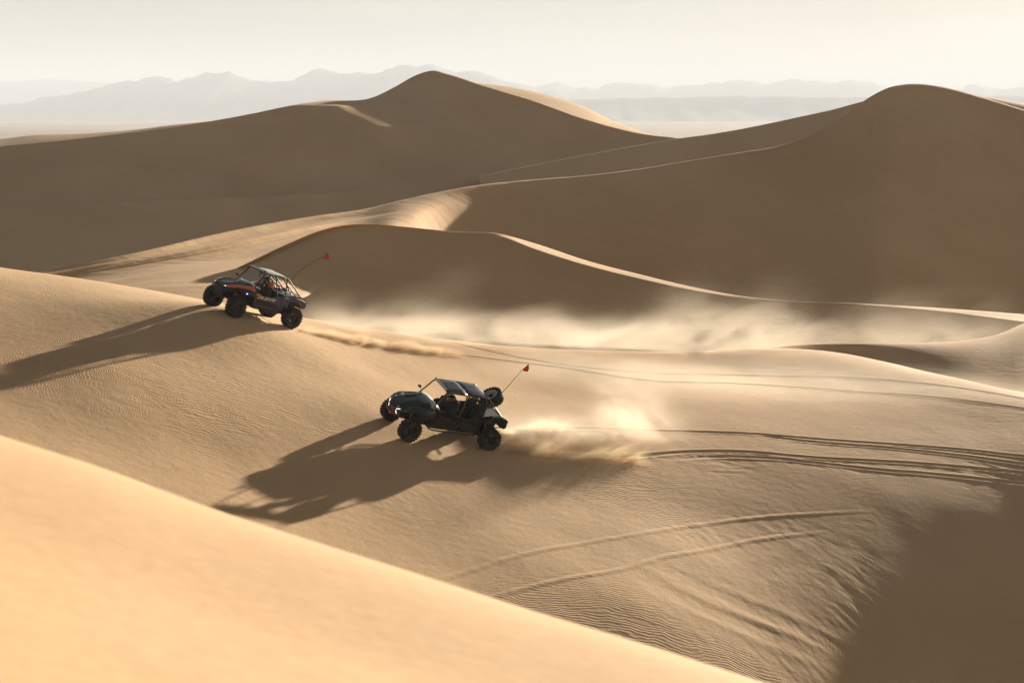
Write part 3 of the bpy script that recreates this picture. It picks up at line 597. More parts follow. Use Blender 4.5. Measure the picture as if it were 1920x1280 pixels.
# ------------------------------------------------------------------ buggy
def make_buggy(M, wb, four, name, pal):
    root = bpy.data.objects.new(name, None); C.objects.link(root); root.empty_display_size = 0.5
    root.matrix_world = M
    of = wb/2 - 1.32; Fx = lambda x: x + of; Bx = lambda x: x - of
    RF, RRr = (0.42, -1.20) if four else (0.20, -0.86)       # roof front and rear
    ax = wb/2
    part = lambda s, n, m, bevel=0.0, p=root: s.make(n, m, p, bevel)
    # chassis, floor and rockers
    s = Shape().prism([(Fx(1.60),.66),(Fx(1.15),.40),(Bx(-1.10),.38),(Bx(-1.60),.62),(Bx(-1.62),.80),(Bx(-.95),.80),(Bx(-.90),.50),(Fx(.62),.50),(Fx(.62),.78),(Fx(1.55),.80)], -.40, .40)
    part(s, 'chassis', BLACK, .02)
    for sg in (1, -1):
        s = Shape().prism([(Fx(.66),.60),(Fx(.60),.40),(Bx(-.86),.38),(Bx(-.90),.58)], sg*.38, sg*.70, None, sg*.62)
        part(s, 'rocker_panel', BLACK, .015)
        Shape().tube([(Fx(.62), sg*.70, .42), (Fx(.45), sg*.745, .39), (Bx(-.72), sg*.745, .38), (Bx(-.92), sg*.66, .46)], .024).make('nerf_bar', BLACK, root)
    s = Shape().box((Bx(-.98), -.62, .48), (Bx(-.90), .62, 1.06)); part(s, 'rear_bulkhead', BLACK); part(Shape().box((Fx(.60), -.60, .48), (Fx(.66), .60, 1.06)), 'firewall', BLACK)
    up = lambda x: .02 * min(1, max(0, (x - .66) / .85))      # blunt, high nose
    # bonnet
    rows = []
    for x, hw, z, cr in ((Fx(1.77), .33, .965, .01), (Fx(1.70), .40, 1.005, .012), (Fx(1.45), .48, 1.06, .02), (Fx(1.15), .54, 1.12, .025), (Fx(.90), .58, 1.165, .03), (Fx(.66), .61, 1.20, .03)):
        rows.append([(x, hw*t, z + up(x - of) + cr*(1-abs(t)**2) - (.05 if abs(t) == 1 else 0) + (.022 if abs(abs(t)-.55) < .05 else 0)) for t in (1, .8, .55, .45, .2, 0, -.2, -.45, -.55, -.8, -1)])
    hood = part(Shape().sheet(rows, .035, False), 'bonnet', pal['hood'], .006)
    s = Shape()
    for sg in (1, -1):
        s.sheet([[(Fx(1.30), sg*.34, 1.130), (Fx(1.30), sg*.18, 1.140)], [(Fx(.98), sg*.36, 1.195), (Fx(.98), sg*.16, 1.210)]], .02, False)
    s.make('bonnet_vent', BLACK, hood)
    part(Shape().sheet([[(Fx(.68), t*.62, 1.16 + .05*(1-t*t)) for t in (-1,-.5,0,.5,1)], [(Fx(.50), t*.63, 1.21 + .05*(1-t*t)) for t in (-1,-.5,0,.5,1)], [(Fx(.36), t*.62, 1.16 + .05*(1-t*t)) for t in (-1,-.5,0,.5,1)]], .06), 'cowl', pal['cowl'])
    part(Shape().prism([(Fx(.52),1.12),(Fx(.40),1.16),(Fx(.30),1.06),(Fx(.40),.86),(Fx(.56),.84)], -.58, .58), 'dashboard', BLACK, .02)
    # nose
    rings = []
    for z, hw, xf, xb in ((.985,.36,Fx(1.76),Fx(1.40)), (.90,.47,Fx(1.80),Fx(1.35)), (.70,.45,Fx(1.775),Fx(1.35)), (.58,.38,Fx(1.70),Fx(1.35)), (.50,.30,Fx(1.58),Fx(1.30))):
        rings.append([(xf,-hw*.6,z),(xf,hw*.6,z),(xf-.10,hw,z),(xb,hw*.95,z),(xb,-hw*.95,z),(xf-.10,-hw,z)])
    nose = part(Shape().loop(rings, True, False), 'nose_panel', BLACK, .012)
    s = Shape()
    for k in range(4): s.box((Fx(1.765)-.012*k, -.22+.01*k, .80-.055*k), (Fx(1.80)-.012*k, .22-.01*k, .815-.055*k))
    s.make('grille', STEEL if four else BLACK, nose)
    for sg in (1, -1):
        s = Shape().loop([[(Fx(1.79), sg*.27, .91), (Fx(1.785), sg*.30, .955), (Fx(1.65), sg*.475, 1.005), (Fx(1.65), sg*.482, .945)], [(Fx(1.70), sg*.26, .91), (Fx(1.70), sg*.29, .955), (Fx(1.58), sg*.45, 1.0), (Fx(1.58), sg*.45, .945)]], True, False)
        hl = part(s, 'headlight', LENS, .006)
        if four:      # angular running light beside the grille
            Shape().tube([(Fx(1.72), sg*.43, .895), (Fx(1.802), sg*.32, .85), (Fx(1.800), sg*.30, .75), (Fx(1.755), sg*.345, .65)], .009, 6).make('running_light', LED, hl)
        else:
            Shape().tube([(Fx(1.765), sg*.345, .955), (Fx(1.675), sg*.462, .98)], .010, 6).make('running_light', LED, hl)
        # front wing
        rw = []
        for x, a, b, c in ((1.74,(.32,.965),(.44,.945),(.50,.83)), (1.55,(.45,1.03),(.60,1.005),(.67,.89)), (1.32,(.51,1.085),(.70,1.055),(.79,.955)), (1.08,(.57,1.12),(.73,1.075),(.82,.975)), (.82,(.60,1.155),(.73,1.08),(.81,.95)), (.62,(.62,1.15),(.71,1.04),(.77,.90)), (.50,(.63,1.06),(.69,.97),(.745,.84))):
            rw.append([(Fx(x), sg*p[0], p[1] + .006 + up(x)*(1, .9, .6)[i]) for i, p in enumerate((a, b, c))])
        wing = part(Shape().sheet(rw, .03, False), 'front_wing', pal['wing'], .006)
        if not four:      # orange flash running back along the top of the wing
            st_ = [[(a[0], a[1], a[2]+.012), (a[0]*.5+b[0]*.5, a[1]*.5+b[1]*.5, a[2]*.5+b[2]*.5+.012), (b[0], b[1]+sg*.004, b[2]+.010), (b[0]*.65+c[0]*.35, b[1]*.65+c[1]*.35+sg*.008, b[2]*.65+c[2]*.35+.006)] for a, b, c in rw]
            Shape().sheet(st_[:-1], .004, False).make('wing_stripe', ORANGE, wing)
        Shape().sheet([[(Fx(x), sg*y0, z0), (Fx(x), sg*(y0-.06), z0-.17)] for x, y0, z0 in ((1.34,.775,.935), (1.05,.80,.94), (.80,.79,.92), (.60,.75,.87), (.52,.73,.62))], .02).make('wheel_arch_liner', BLACK, wing)
        if not four:
            Shape().lathe([(-.02,0),(-.02,.022),(.01,.022),(.014,0)], 10).make('rock_light', BLUE_LED, wing, loc=(Fx(1.0), sg*.80, .97))
        # doors
        y = sg*.735
        d_end = -.66 if not four else -.22
        door = Shape().prism([(Fx(.52),.98),(Fx(.60),.86),(Fx(.56),.50),(d_end-.02,.44),(d_end-.06,.70),(d_end,.985),(d_end+.28,.985),(d_end+.42,.90),(Fx(.22),.885),(Fx(.38),.96)], sg*.67, y, None, sg*.695)
        door = part(door, 'door', pal['door'], .014)
        Shape().prism([(Fx(.46),.78),(Fx(.44),.56),(d_end+.06,.50),(d_end+.06,.66),(d_end+.42,.72)], y - sg*.012, y + sg*.010, None, y - sg*.030).make('door_inset', BLACK, door, .008)
        Shape().box((d_end+.06, min(y-.003*sg, y+.022*sg), .90), (d_end+.20, max(y-.003*sg, y+.022*sg), .93)).make('door_handle', BLACK, door, .006)
        if four:
            lettering('RZR', door, Fx(.36), .795, y + sg*.006, .15, .075, BRONZE_PRINT, .4, .15, sg)
            r_end = Bx(-.86)
            rd = Shape().prism([(d_end-.03,.985),(d_end-.085,.70),(d_end-.045,.44),(r_end+.02,.44),(r_end-.02,.70),(r_end+.02,1.00),(r_end+.3,.985),(r_end+.36,.93),(d_end-.30,.925)], sg*.67, y, None, sg*.695)
            rd = part(rd, 'door', pal['door'], .014)
            Shape().prism([(d_end-.14,.76),(d_end-.12,.54),(r_end+.12,.52),(r_end+.08,.70)], y - sg*.012, y + sg*.010, None, y - sg*.030).make('door_inset', BLACK, rd, .008)
            Shape().box((r_end+.08, min(y-.003*sg, y+.022*sg), .90), (r_end+.22, max(y-.003*sg, y+.022*sg), .93)).make('door_handle', BLACK, rd, .006)
        else:
            lettering('RZR', door, Fx(.46), .770, y + sg*.012, .25, .105, WHITE, .6, .12, sg)
            r_end = d_end
            # orange flash along the front of the door top
            Shape().prism([(Fx(.50),.975),(Fx(.585),.86),(Fx(.30),.885),(Fx(.02),.895),(Fx(.24),.905),(Fx(.38),.955)], y, y + sg*.006).make('door_stripe', ORANGE, door)
        # rear quarter over the wheel
        qp = Shape().prism([(r_end-.03,.985),(r_end-.09,.70),(r_end-.05,.44),(r_end-.20,.46),(Bx(-1.0),.80),(Bx(-1.22),.90),(Bx(-1.45),.90),(Bx(-1.66),.84),(Bx(-1.76),.70),(Bx(-1.88),.74),(Bx(-1.86),1.02),(Bx(-1.80),1.08),(Bx(-1.62),1.14),(Bx(-1.20),1.12),(r_end-.12,1.05)], sg*.60, y, None, sg*.69)
        qp = part(qp, 'rear_quarter_panel', pal['door'], .014)
        if four:
            for k in range(3): Shape().prism([(r_end-.14-.075*k,1.0),(r_end-.18-.075*k,.86-.03*k),(r_end-.145-.075*k,.86-.03*k),(r_end-.105-.075*k,1.0)], y, y + sg*.005).make('stripe', BRONZE_PRINT, qp)
        else:
            Shape().prism([(Bx(-1.25),1.08),(Bx(-1.80),.955),(Bx(-1.82),1.02),(Bx(-1.62),1.085)], y, y + sg*.005).make('stripe', WHITE, qp)
            lettering('PRO', qp, r_end-.14, .985, y + sg*.004, .055, .035, WHITE, .4, .14, sg)
        part(Shape().box((Bx(-1.90), sg*.60-.09, .93), (Bx(-1.84), sg*.60+.09, 1.01)), 'tail_light', TAIL, .008)
        # suspension
        for x0, x1, z0 in ((ax+.18, ax+.02, .46), (ax-.22, ax-.02, .46), (ax+.16, ax+.01, .62), (ax-.18, ax-.01, .62)):
            Shape().tube([(x0-.05, sg*.30, z0+.06), (x1, sg*.66, z0-.06 if z0 < .5 else z0-.12)], .020).make('control_arm', pal['arm'], root)
        def shock(p0, p1):
            p0, p1 = Vector(p0), Vector(p1); d = p1 - p0; Ln = d.length; d.normalize()
            a = d.cross(Vector((0,1,0.1))).normalized(); b = d.cross(a)
            sh = Shape().tube([p0, p0 + d*Ln*.45], .034, 10).tube([p0 + d*Ln*.4, p1], .018, 8).make('shock_absorber', STEEL, root)
            hx = [p0 + d*(Ln*(.10+.75*k/72)) + (a*math.cos(k*math.pi/6) + b*math.sin(k*math.pi/6))*.056 for k in range(73)]
            Shape().tube(hx, .011, 5).make('spring', pal['spring'], sh)
        shock((ax-.06, sg*.40, 1.00), (ax, sg*.60, .50))
        shock((-ax+.26, sg*.50, .98), (-ax+.20, sg*.60, .50))
        Shape().tube([(-ax+.95, sg*.46, .52), (-ax+.45, sg*.60, .48), (-ax, sg*.64, .42)], [.045,.05,.035]).make('trailing_arm', BLACK, root)
        for z0 in (.50, .36): Shape().tube([(-ax-.22, sg*.12, z0+.08), (-ax-.03, sg*.66, z0)], .016).make('radius_rod', STEEL, root)
        Shape().tube([(-ax+.02, sg*.18, .52), (-ax, sg*.66, .41)], .022).make('drive_shaft', STEEL, root)
        # mirror
        if not four or sg < 0:
            mir = Shape().tube([(Fx(.56), sg*.60, 1.26), (Fx(.58), sg*.74, 1.32)], .012, 6).make('mirror', BLACK, root)
            Shape().loop([[(Fx(.56)+dx, sg*.78+.075*math.cos(a), 1.35+.05*math.sin(a)) for a in [2*math.pi*k/10 for k in range(10)]] for dx in (-.03, .03, .045)], True).make('mirror_head', BLACK, mir)
    # bumpers
    s = Shape().tube([(Fx(1.66),-.30,.56),(Fx(1.84),-.30,.66),(Fx(1.88),-.28,.86),(Fx(1.88),.28,.86),(Fx(1.84),.30,.66),(Fx(1.66),.30,.56)], .022)
    fb = part(s, 'front_bumper', BLACK)
    Shape().tube([(Fx(1.80),-.46,.70),(Fx(1.845),-.30,.63),(Fx(1.85),0,.60),(Fx(1.845),.30,.63),(Fx(1.80),.46,.70)], .026).make('bumper_bar', pal['bumper'], fb)
    s = Shape().tube([(Bx(-1.70),-.34,.98),(Bx(-1.96),-.34,.86),(Bx(-1.94),-.34,.60),(Bx(-1.62),-.32,.56)], .020)
    s.tube([(Bx(-1.70),.34,.98),(Bx(-1.96),.34,.86),(Bx(-1.94),.34,.60),(Bx(-1.62),.32,.56)], .020).tube([(Bx(-1.96),-.34,.84),(Bx(-1.96),.34,.84)], .018); part(s, 'rear_bumper', BLACK)
    # cargo deck and engine cover
    part(Shape().prism([(Bx(-.92),1.04),(Bx(-.92),.78),(Bx(-1.68),.82),(Bx(-1.72),.68),(Bx(-1.85),.72),(Bx(-1.83),1.02),(Bx(-1.72),1.07)], -.60, .60), 'cargo_deck', BLACK, .02)
    part(Shape().prism([(Bx(-1.1),.78),(Bx(-1.15),.50),(Bx(-1.66),.52),(Bx(-1.70),.80)], -.26, .26), 'engine', STEEL, .02)
    Shape().tube([(Bx(-1.60),.10,.74),(Bx(-1.92),.10,.76)], .055, 12).make('exhaust', STEEL, root)
    # roll cage
    cg = Shape(); CA = pal['cage']; zt = 1.83
    for sg in (1, -1):
        cg.tube([(Fx(.62), sg*.62, 1.13), (RF+.10, sg*.565, zt-.07), (RF+.02, sg*.555, zt-.01), (RF-.10, sg*.55, zt+.01), (RRr+.1, sg*.55, zt-.01), (RRr, sg*.552, zt-.05), (Bx(-1.62), sg*.56, 1.12)], .027, 10)
    cage = cg.make('roll_cage', CA, root)
    bars = []
    xb = -.30 if four else -.52
    for sg in (1, -1):
        if four:
            bars += [[(xb, sg*.55, zt), (xb+.02, sg*.63, 1.30), (xb+.10, sg*.66, 1.00)], [(RRr+.10, sg*.55, zt-.02), (RRr+.02, sg*.60, 1.4), (RRr+.05, sg*.63, 1.02)],
                     [(xb-.02, sg*.56, zt-.12), (xb-.16, sg*.55, zt-.01)], [(RRr+.06, sg*.57, 1.66), (Bx(-1.42), sg*.57, 1.24)], [(RRr-.18, sg*.56, 1.64), (RRr+.03, sg*.60, 1.36)]]
        else:
            bars += [[(xb+.28, sg*.55, zt), (xb+.16, sg*.60, 1.42), (xb+.06, sg*.64, 1.02)], [(RRr+.08, sg*.55, zt-.02), (RRr+.02, sg*.58, 1.4), (RRr-.02, sg*.60, 1.05)],
                     [(RRr+.30, sg*.55, zt), (Bx(-1.20), sg*.56, 1.10)], [(RRr+.04, sg*.57, 1.55), (Bx(-1.42), sg*.56, 1.12)]]
    bars += [[(RF+.02, -.555, zt-.01), (RF+.02, .555, zt-.01)], [(xb, -.55, zt+.005), (xb, .55, zt+.005)], [(RRr+.02, -.55, zt-.045), (RRr+.02, .55, zt-.045)], [(RRr+.06, -.56, 1.36), (RRr+.06, .56, 1.36)], [(RRr+.05, -.55, 1.70), (RRr+.05, .55, 1.10)], [(Bx(-1.55), -.56, 1.16), (Bx(-1.55), .56, 1.16)]]
    for b in bars: Shape().tube(b, .022, 8).make('cage_bar', CA, cage)
    # roof
    def roof(x0, x1, m):
        xs = [x0 + (x1-x0)*k/5 for k in range(6)]
        zf = lambda x: zt + .045 + .03*math.sin(math.pi*(RF - x)/(RF-RRr)) - .05*max(0, (RRr+.25-x)/.25)
        return part(Shape().sheet([[(x, t*.585, zf(x) - .045*abs(t)**3 + (.006 if abs(abs(t)-.45) < .06 else 0)) for t in (1,.85,.6,.47,.4,.2,0,-.2,-.4,-.47,-.6,-.85,-1)] for x in xs], .018), 'roof_panel', m)
    if four: roof(RF+.04, xb+.003, pal['roof']); roof(xb-.003, RRr-.02, pal['roof'])
    else: roof(RF+.02, RRr+.10, pal['roof'])
    lb = part(Shape().box((RF+.05, -.50, zt+.035), (RF+.115, .50, zt+.105)), 'light_bar', BLACK, .01)
    Shape().box((RF+.116, -.48, zt+.048), (RF+.122, .48, zt+.095)).make('light_bar_lens', LENS, lb)
    if not four:
        part(Shape().sheet([[(Fx(.60), t*.59, 1.20) for t in (-1,0,1)], [(RF+.07, t*.535, zt-.05) for t in (-1,0,1)]], .008, False), 'windscreen', GLASS)
        part(Shape().box((RF-.05, .03, zt-.12), (RF-.02, .25, zt-.05)), 'interior_mirror', BLACK, .008)
    # seats, wheel
    seats = [(-.06+of*.55, .32), (-.06+of*.55, -.32)]
    if four: seats += [(-.98, .32), (-.98, -.32)]
    for sx, sy in seats:
        st = part(Shape().prism([(sx+.42,.60),(sx+.44,.70),(sx+.36,.745),(sx+.02,.68),(sx-.06,.66),(sx-.06,.54),(sx+.40,.54)], sy-.23, sy+.23), 'seat', SEAT, .03)
        prof = [(sx+.03,.66),(sx-.09,.98),(sx-.16,1.24),(sx-.26,1.24),(sx-.20,.95),(sx-.10,.62)]
        Shape().prism(prof, sy-.24, sy+.24).make('seat_back', SEAT, st, .04)
        for k in (-1, 1): Shape().prism([(sx+.06,.72),(sx-.02,1.0),(sx-.08,1.18),(sx-.17,1.18),(sx-.12,.9),(sx-.04,.68)], sy+k*.22-.035, sy+k*.22+.035).make('seat_bolster', SEAT, st, .025)
        Shape().prism([(sx-.13,1.22),(sx-.16,1.42),(sx-.20,1.46),(sx-.27,1.44),(sx-.27,1.22)], sy-.15, sy+.15).make('headrest', pal['seat'], st, .035)
    sx, sy = seats[0]
    rg = [(sx+.52 + .155*math.sin(a)*.45, sy + .165*math.cos(a), 1.04 + .155*math.sin(a)*.9) for a in [2*math.pi*k/24 for k in range(25)]]
    sw = part(Shape().tube(rg, .015, 6), 'steering_wheel', BLACK)
    s = Shape().tube([(sx+.52,sy,1.04),(sx+.72,sy,.94)], .022)
    for a in (0.3, math.pi-.3, -math.pi/2): s.tube([(sx+.52,sy,1.04), (sx+.52+.15*math.sin(a)*.45, sy+.16*math.cos(a), 1.04+.15*math.sin(a)*.9)], .012, 6)
    s.make('steering_column', BLACK, sw)
    # wheels
    for wx in (ax, -ax):
        for sg in (1, -1):
            st = R(7) if wx > 0 else 0
            make_wheel(root, (wx, sg*.79, WR), sg, pal['rim'], (0, 0, st + (0 if sg > 0 else math.pi)))
    if four:   # spare lying against the sloping rear of the cage
        make_wheel(root, (Bx(-1.36), 0, 1.63), 1, RIMLIT, (R(90+40), 0, R(90)), 'spare_wheel')
        Shape().tube([(Bx(-1.10), -.2, 1.36), (Bx(-1.40), 0, 1.50), (Bx(-1.10), .2, 1.36)], .02).tube([(Bx(-1.40), 0, 1.50), (Bx(-1.55), 0, 1.16)], .02).make('spare_carrier', BLACK, root)
    return root, seats[0]
far_pal = dict(hood=GLOSS, cowl=WHITE, wing=BLACK, door=NAVY, arm=BLACK, spring=ORANGE, bumper=BLACK, cage=BLACK, roof=SILVER, seat=ORANGE, rim=RIM)
near_pal = dict(hood=GLOSS, cowl=SILVER, wing=GLOSS, door=GLOSS, arm=BLACK, spring=RED, bumper=RED, cage=BRONZE, roof=GLOSS, seat=SEAT, rim=RIM)
LIFT = 0.09
near, near_seat = make_buggy(NEAR_M, NEAR_WB, True, 'dune_buggy', near_pal)
tag(near, 'black four-seat dune buggy with bronze roll cage and spare wheel, spraying sand on the slope', 'buggy', 'buggies driving across the dune')
far, far_seat = make_buggy(FAR_M, FAR_WB, False, 'dune_buggy', far_pal)
tag(far, 'navy and orange two-seat dune buggy lettered RZR climbing over the sand crest', 'buggy', 'buggies driving across the dune')

LIFT = 0.0
# whips: flexible masts on the tail with a small flag
def whip(root, base, tip_px, Y, bend, flag_pts):
    inv = root.matrix_world.inverted()
    a = root.matrix_world @ Vector(base); b = Vector(place(*tip_px, Y)); d = b - a
    side = Vector((d.z, 0, -d.x)).normalized()
    pts = [inv @ (a + d*t - side*bend*math.sin(math.pi*t)*(1-.3*t)) for t in [k/14 for k in range(15)]]
    mast = Shape().tube(pts, [.014 - .006*k/14 for k in range(15)], 6).make('whip_mast', BLACK, root)
    rows = []
    for i in range(7):
        u = i/6; rows.append([inv @ (b + Vector((x*u + (1-u)*x*0, .03*math.sin(4*u + j*1.3)*u, z0 + (z-z0)*u))) for j, (x, z, z0) in enumerate(flag_pts)])
    f = Shape().sheet(rows).make('flag', FLAG, mast)
    sd = f.modifiers.new('cloth', 'SOLIDIFY'); sd.thickness = .004
fp = [(.16,-.10,-.09),(.20,.02,-.045),(.19,.17,0)]
whip(near, (-1.92,-.46,1.06), (981,691), 67.6, -0.02, fp)
whip(far, (-1.60,-.50,1.05), (606,481), 76.4, 0.24, [(.16,-.12,-.07),(.24,-.02,-.035),(.18,.14,0)])

# ------------------------------------------------------------------ drivers: one continuous skinned body each
def driver(M, seat, label):
    sx, sy = seat
    V, E_, Rr = [], [], []
    def v(p, r, parent=None):
        V.append((p[0] + sx, p[1], p[2])); Rr.append(r if isinstance(r, tuple) else (r, r))
        if parent is not None: E_.append((parent, len(V) - 1))
        return len(V) - 1
    pel = v((0.06, 0, .80), (.15, .12))
    wst = v((0.0, 0, .93), (.13, .11), pel)
    chs = v((-.03, 0, 1.10), (.155, .12), wst)
    nk0 = v((-.04, 0, 1.235), (.075, .07), chs)
    nk1 = v((-.02, 0, 1.31), (.058, .058), nk0)
    hd = v((0.0, 0, 1.40), (.085, .085), nk1); v((0.01, 0, 1.49), (.08, .08), hd)
    for sg in (1, -1):
        sh = v((-.03, sg*.19, 1.17), .07, chs)
        el = v((.16, sg*.27, .99), .05, sh)
        wr = v((.42, sg*.17, 1.05), .034, el)
        pm = v((.485, sg*.152, 1.075), (.036, .022), wr)
        for k, (ln, off) in enumerate(((.075, -.030), (.085, -.010), (.080, .010), (.062, .028))):   # fingers close over the rim
            a = v((.505, sg*.152 + off*.2, 1.085 + off), .0095, pm)
            b = v((.535, sg*.158 + off*.2, 1.085 + off*1.1), .009, a)
            v((.540, sg*.132, 1.078 + off*1.1), .008, b)
        t1 = v((.485, sg*.120, 1.09), .011, pm); v((.515, sg*.118, 1.112), .009, t1)
        hp = v((.10, sg*.10, .78), (.105, .10), pel)
        kn = v((.46, sg*.15, .80), .07, hp)
        an = v((.70, sg*.13, .60), .045, kn)
        v((.80, sg*.13, .64), (.045, .035), an)
    me = bpy.data.meshes.new('person'); me.from_pydata([(x, y + sy, z) for x, y, z in V], E_, []); me.update(); me.materials.append(SUIT)
    o = bpy.data.objects.new('person', me); C.objects.link(o); o.matrix_world = M @ Matrix.Translation((0, 0, 0.08))
    sk = o.modifiers.new('skin', 'SKIN'); sk.use_smooth_shade = True
    if not me.skin_vertices: me.attributes
    lay = me.skin_vertices[0].data if me.skin_vertices else None
    if lay is None:
        bpy.context.view_layer.objects.active = o; lay = me.skin_vertices[0].data
    for i, r in enumerate(Rr): lay[i].radius = r; lay[i].use_root = (i == 0)
    ss = o.modifiers.new('sub', 'SUBSURF'); ss.levels = 1; ss.render_levels = 2
    tag(o, label, 'person', 'drivers in the buggies')
    # full-face helmet with peak, visor and chin bar
    cx, cz = sx + .02, 1.43
    rings = []
    for k in range(11):
        a = -math.pi/2 + math.pi*(k + .35)/11.2; rr = math.cos(a); z = cz + .165*math.sin(a) + .02
        rings.append([(cx + (.168 if math.cos(b) > 0 else .158)*rr*math.cos(b) + (.035*max(0, math.cos(b))**2 if -1.0 < a < -.2 else 0), sy + .132*rr*math.sin(b), z) for b in [2*math.pi*j/20 for j in range(20)]])
    h = Shape().loop(rings).make('helmet', HELM, o)
    Shape().sheet([[(cx + .175*math.cos(b)*math.cos(e), sy + .138*math.sin(b)*math.cos(e), cz + .03 + .165*math.sin(e)) for b in [R(-62 + 124*j/10) for j in range(11)]] for e in (R(-18), R(-4), R(12), R(24))], 0).make('visor', VISOR, h)
    Shape().sheet([[(cx + .10, sy + .11*t, cz + .145 - .03*t*t), (cx + .24, sy + .085*t, cz + .135 - .02*t*t)] for t in (-1, -.5, 0, .5, 1)], .012).make('helmet_peak', HELM, h)
    return o
driver(FAR_M, far_seat, 'driver in dark helmet between orange headrests of the navy and orange buggy')
driver(NEAR_M, near_seat, 'driver in shiny helmet gripping the wheel of the black four-seat buggy')
# ------------------------------------------------------------------ airborne dust and thrown sand
def dust_mat(name, L, W, H, dens, h0, h1, scale=(0.5, 0.8, 0.9), col=(0.96, 0.86, 0.71), g=0.33, rag=1.3, e0=0.06, e1=0.2, seed=0.0, shear=0.6, gap=(0.36, 0.62), floor=0.0, power=2.0, side=0.35):
    m, n, o = new_mat(name); q = N(n)
    tc = q('ShaderNodeTexCoord'); sep = q('ShaderNodeSeparateXYZ', {0: tc.outputs['Object']}); x, y, z = sep.outputs
    xs = q.math('SUBTRACT', x, q.math('MULTIPLY', z, shear))
    v = q('ShaderNodeCombineXYZ', {0: q.math('MULTIPLY', xs, scale[0]), 1: q.math('MULTIPLY', y, scale[1]), 2: q.math('MULTIPLY', z, scale[2])})
    v2 = q('ShaderNodeVectorMath', {0: v.outputs[0], 1: (seed, seed*0.7, seed*1.3)}, operation='ADD')
    n1 = q('ShaderNodeTexNoise', {'Vector': v2.outputs[0], 'Scale': 1.0, 'Detail': 4.0, 'Roughness': 0.58, 'Distortion': 0.6}).outputs[0]
    big = q('ShaderNodeTexNoise', {'Vector': v2.outputs[0], 'Scale': 0.35, 'Detail': 1.0}).outputs[0]
    t = q.ramp(x, 0.0, L, 0.0, 1.0, False)
    h = q.math('MULTIPLY_ADD', t, h1 - h0, h0)
    h = q.math('MULTIPLY', h, q.ramp(big, 0.3, 0.7, 0.45, 1.5))
    zz = q.math('ADD', q.math('DIVIDE', z, h), q.math('MULTIPLY', q.math('SUBTRACT', n1, 0.5), rag))
    a = q.math('POWER', q.ramp(zz, 1.0, -0.1), power)
    k = q.math('ADD', q.ramp(n1, *gap), floor)
    ends = q.math('MULTIPLY', q.ramp(x, 0.0, e0 * L), q.ramp(x, L, L * (1 - e1)))
    sides = q.ramp(q.math('ABSOLUTE', y), W / 2, W / 2 * side)
    top = q.ramp(z, H, H * 0.7)
    d = q.math('MULTIPLY', q.math('MULTIPLY', a, k), q.math('MULTIPLY', q.math('MULTIPLY', ends, sides), top))
    pv = q('ShaderNodeVolumePrincipled', {'Color': (*col, 1), 'Anisotropy': g, 'Density': q.math('MULTIPLY', d, dens)})
    n.links.new(pv.outputs[0], o.inputs['Volume'])
    return m
def dust_box(name, label, A, B, W, H, below=0.4, shift=0.0, **kw):
    """box of dusty air from A to B along the ground, W wide, H high"""
    A, B = Vector(A), Vector(B); ux = (B - A); L = ux.length; ux.normalize()
    uy = Vector((0, 0, 1)).cross(ux).normalized(); uz = ux.cross(uy)
    mat = dust_mat(name, L, W, H, **kw)
    o = box_obj(name, (0, -W/2, -below), (L, W/2, H), mat)
    o.matrix_world = Matrix(((ux.x, uy.x, uz.x, A.x + uy.x*shift), (ux.y, uy.y, uz.y, A.y + uy.y*shift), (ux.z, uy.z, uz.z, A.z + uy.z*shift), (0, 0, 0, 1)))
    tag(o, label, None, None, 'stuff'); return o
def gpt(px, py, up=0.0):
    p = on_ground(px, py); return (p[0], p[1], p[2] + up)
# curtain blowing off the crest behind both buggies
dust_box('crest_dust', 'pale dust curtain drifting off the sand crest behind the far buggy', place(560,607,80), place(1530,655,98.6), 6.0, 5.4, 0.5, 0.5, dens=0.30, h0=1.9, h1=3.6, scale=(0.34,0.4,0.55), g=0.33, e0=0.06, e1=0.12, seed=3.1, shear=0.8, floor=0.03, gap=(0.36,0.68), rag=1.7, power=1.4, col=(0.96,0.86,0.71))
dust_box('crest_dust', 'pale dust drifting off the crest at the right of the tracks', place(1420,655,101), place(2050,690,105), 6.0, 5.0, 0.5, 0.0, dens=0.26, h0=3.0, h1=3.4, scale=(0.34,0.4,0.55), g=0.33, e0=0.15, e1=0.1, seed=9.7, shear=0.8, gap=(0.36,0.68), rag=1.7, power=1.4, col=(0.96,0.86,0.71))
# veil sweeping low over the sunlit back of the ridge
dust_box('low_dust', 'thin dust veil sweeping low over the tracked sand', place(860,665,83), place(1980,745,86), 12.0, 0.9, 0.9, 0.0, dens=0.06, h0=0.6, h1=0.7, scale=(0.25,0.9,0.9), e0=0.15, e1=0.05, seed=5.2, shear=0.4, floor=0.3, power=1.0)
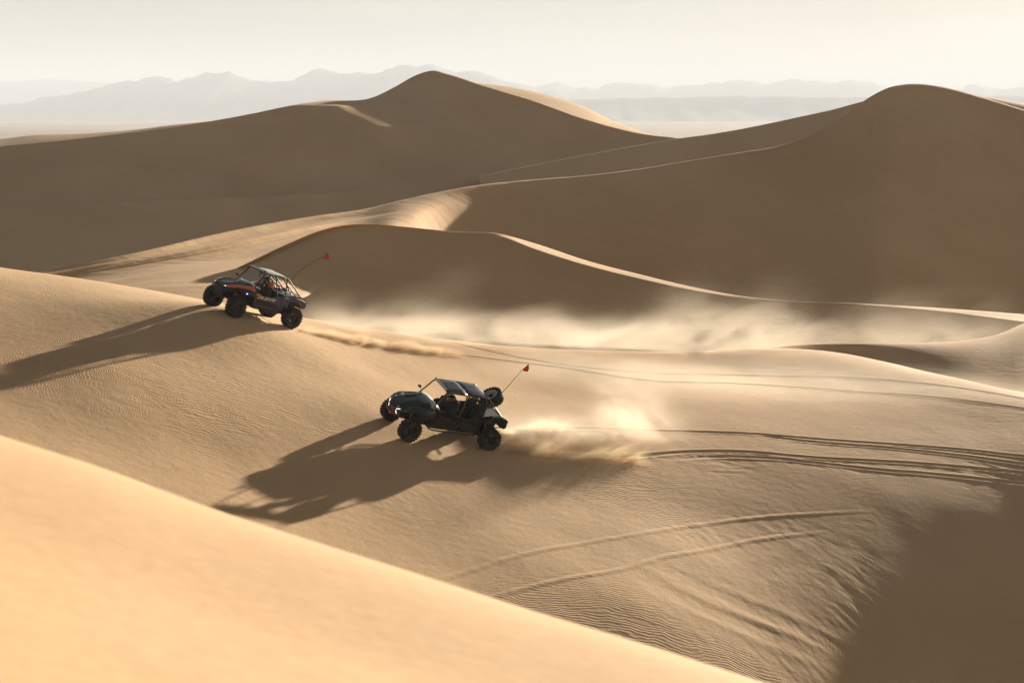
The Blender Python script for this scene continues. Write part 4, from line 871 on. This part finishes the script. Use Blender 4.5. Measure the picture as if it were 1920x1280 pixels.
# cloud and thick roost behind the near buggy
dust_box('wheel_dust', 'pale dust cloud hanging behind the black buggy', gpt(925,822), gpt(1310,812), 4.4, 4.0, 0.5, 0.5, dens=0.85, h0=1.7, h1=3.2, scale=(0.55,0.7,0.6), g=0.33, e0=0.10, e1=0.5, seed=1.4, shear=-0.5, floor=0.04, gap=(0.40,0.64), rag=2.0, power=1.4)
dust_box('sand_roost', 'thick sand thrown up by the near rear wheel of the black buggy', gpt(934,848), gpt(1240,870), 1.2, 1.5, 0.3, 0.15, dens=5.0, h0=0.30, h1=1.25, scale=(1.9,2.2,0.55), col=(0.93,0.77,0.53), g=0.4, e0=0.03, e1=0.4, seed=7.7, shear=1.5, rag=1.5, power=1.6, gap=(0.40,0.66))
dust_box('sand_roost', 'sand thrown up by the hidden rear wheel of the black buggy', gpt(930,810), gpt(1080,805), 0.9, 1.0, 0.3, 0.0, dens=5.0, h0=0.35, h1=0.75, scale=(1.9,2.2,0.6), col=(0.93,0.77,0.53), g=0.4, e0=0.05, e1=0.5, seed=2.7, shear=1.2, rag=1.3, power=1.5)
dust_box('sand_roost', 'low roll of thrown sand trailing behind the navy and orange buggy', gpt(558,617), gpt(880,670), 0.8, 0.7, 0.3, 0.0, dens=5.0, h0=0.20, h1=0.36, scale=(2.6,2.4,1.6), col=(0.84,0.65,0.42), g=0.25, e0=0.02, e1=0.25, seed=4.4, shear=0.8, rag=0.9, power=1.2)
# grains big enough to catch the light one by one
GRAIN, grn, gro = new_mat('flying_sand_grain'); q = N(grn)
gd = q('ShaderNodeBsdfDiffuse', {0: (0.62, 0.43, 0.24, 1)}); gtl = q('ShaderNodeBsdfTranslucent', {0: (0.85, 0.66, 0.42, 1)}); gmx = q('ShaderNodeMixShader', {0: 0.65, 1: gd.outputs[0], 2: gtl.outputs[0]})
grn.links.new(gmx.outputs[0], gro.inputs[0])
def grains(name, label, A, B, count, spread, hmax, seed):
    rng = np.random.RandomState(seed); A, B = np.array(A), np.array(B)
    t = rng.rand(count) ** 0.8
    x = A[None] + (B - A)[None] * t[:, None]
    x[:, 0] += rng.randn(count) * spread * 0.4; x[:, 1] += rng.randn(count) * spread
    gz = G2(x[:, 0], x[:, 1])
    x[:, 2] = gz + np.abs(rng.randn(count)) * hmax * np.sin(np.clip(t * 2.6 + 0.35, 0, math.pi)) * 0.55 + 0.01
    r = 0.003 + 0.007 * rng.rand(count) ** 3
    T = np.array([(1,1,1),(-1,-1,1),(-1,1,-1),(1,-1,-1)], float)
    V = (x[:, None] + T[None] * r[:, None, None]).reshape(-1, 3)
    F = (np.arange(count)[:, None, None] * 4 + np.array([(0,1,2),(0,3,1),(0,2,3),(1,3,2)])[None]).reshape(-1, 3)
    me = bpy.data.meshes.new(name); me.from_pydata(V.tolist(), [], F.tolist()); me.update(); me.materials.append(GRAIN)
    o = bpy.data.objects.new(name, me); C.objects.link(o); tag(o, label, None, None, 'stuff'); return o
grains('sand_spray', 'grains of sand flung up behind the black buggy', gpt(935,846), gpt(1200,866), 9000, 0.25, 0.8, 3)
grains('sand_spray', 'grains of sand flung up along the far buggy track', gpt(560,617), gpt(860,667), 5000, 0.14, 0.28, 4)
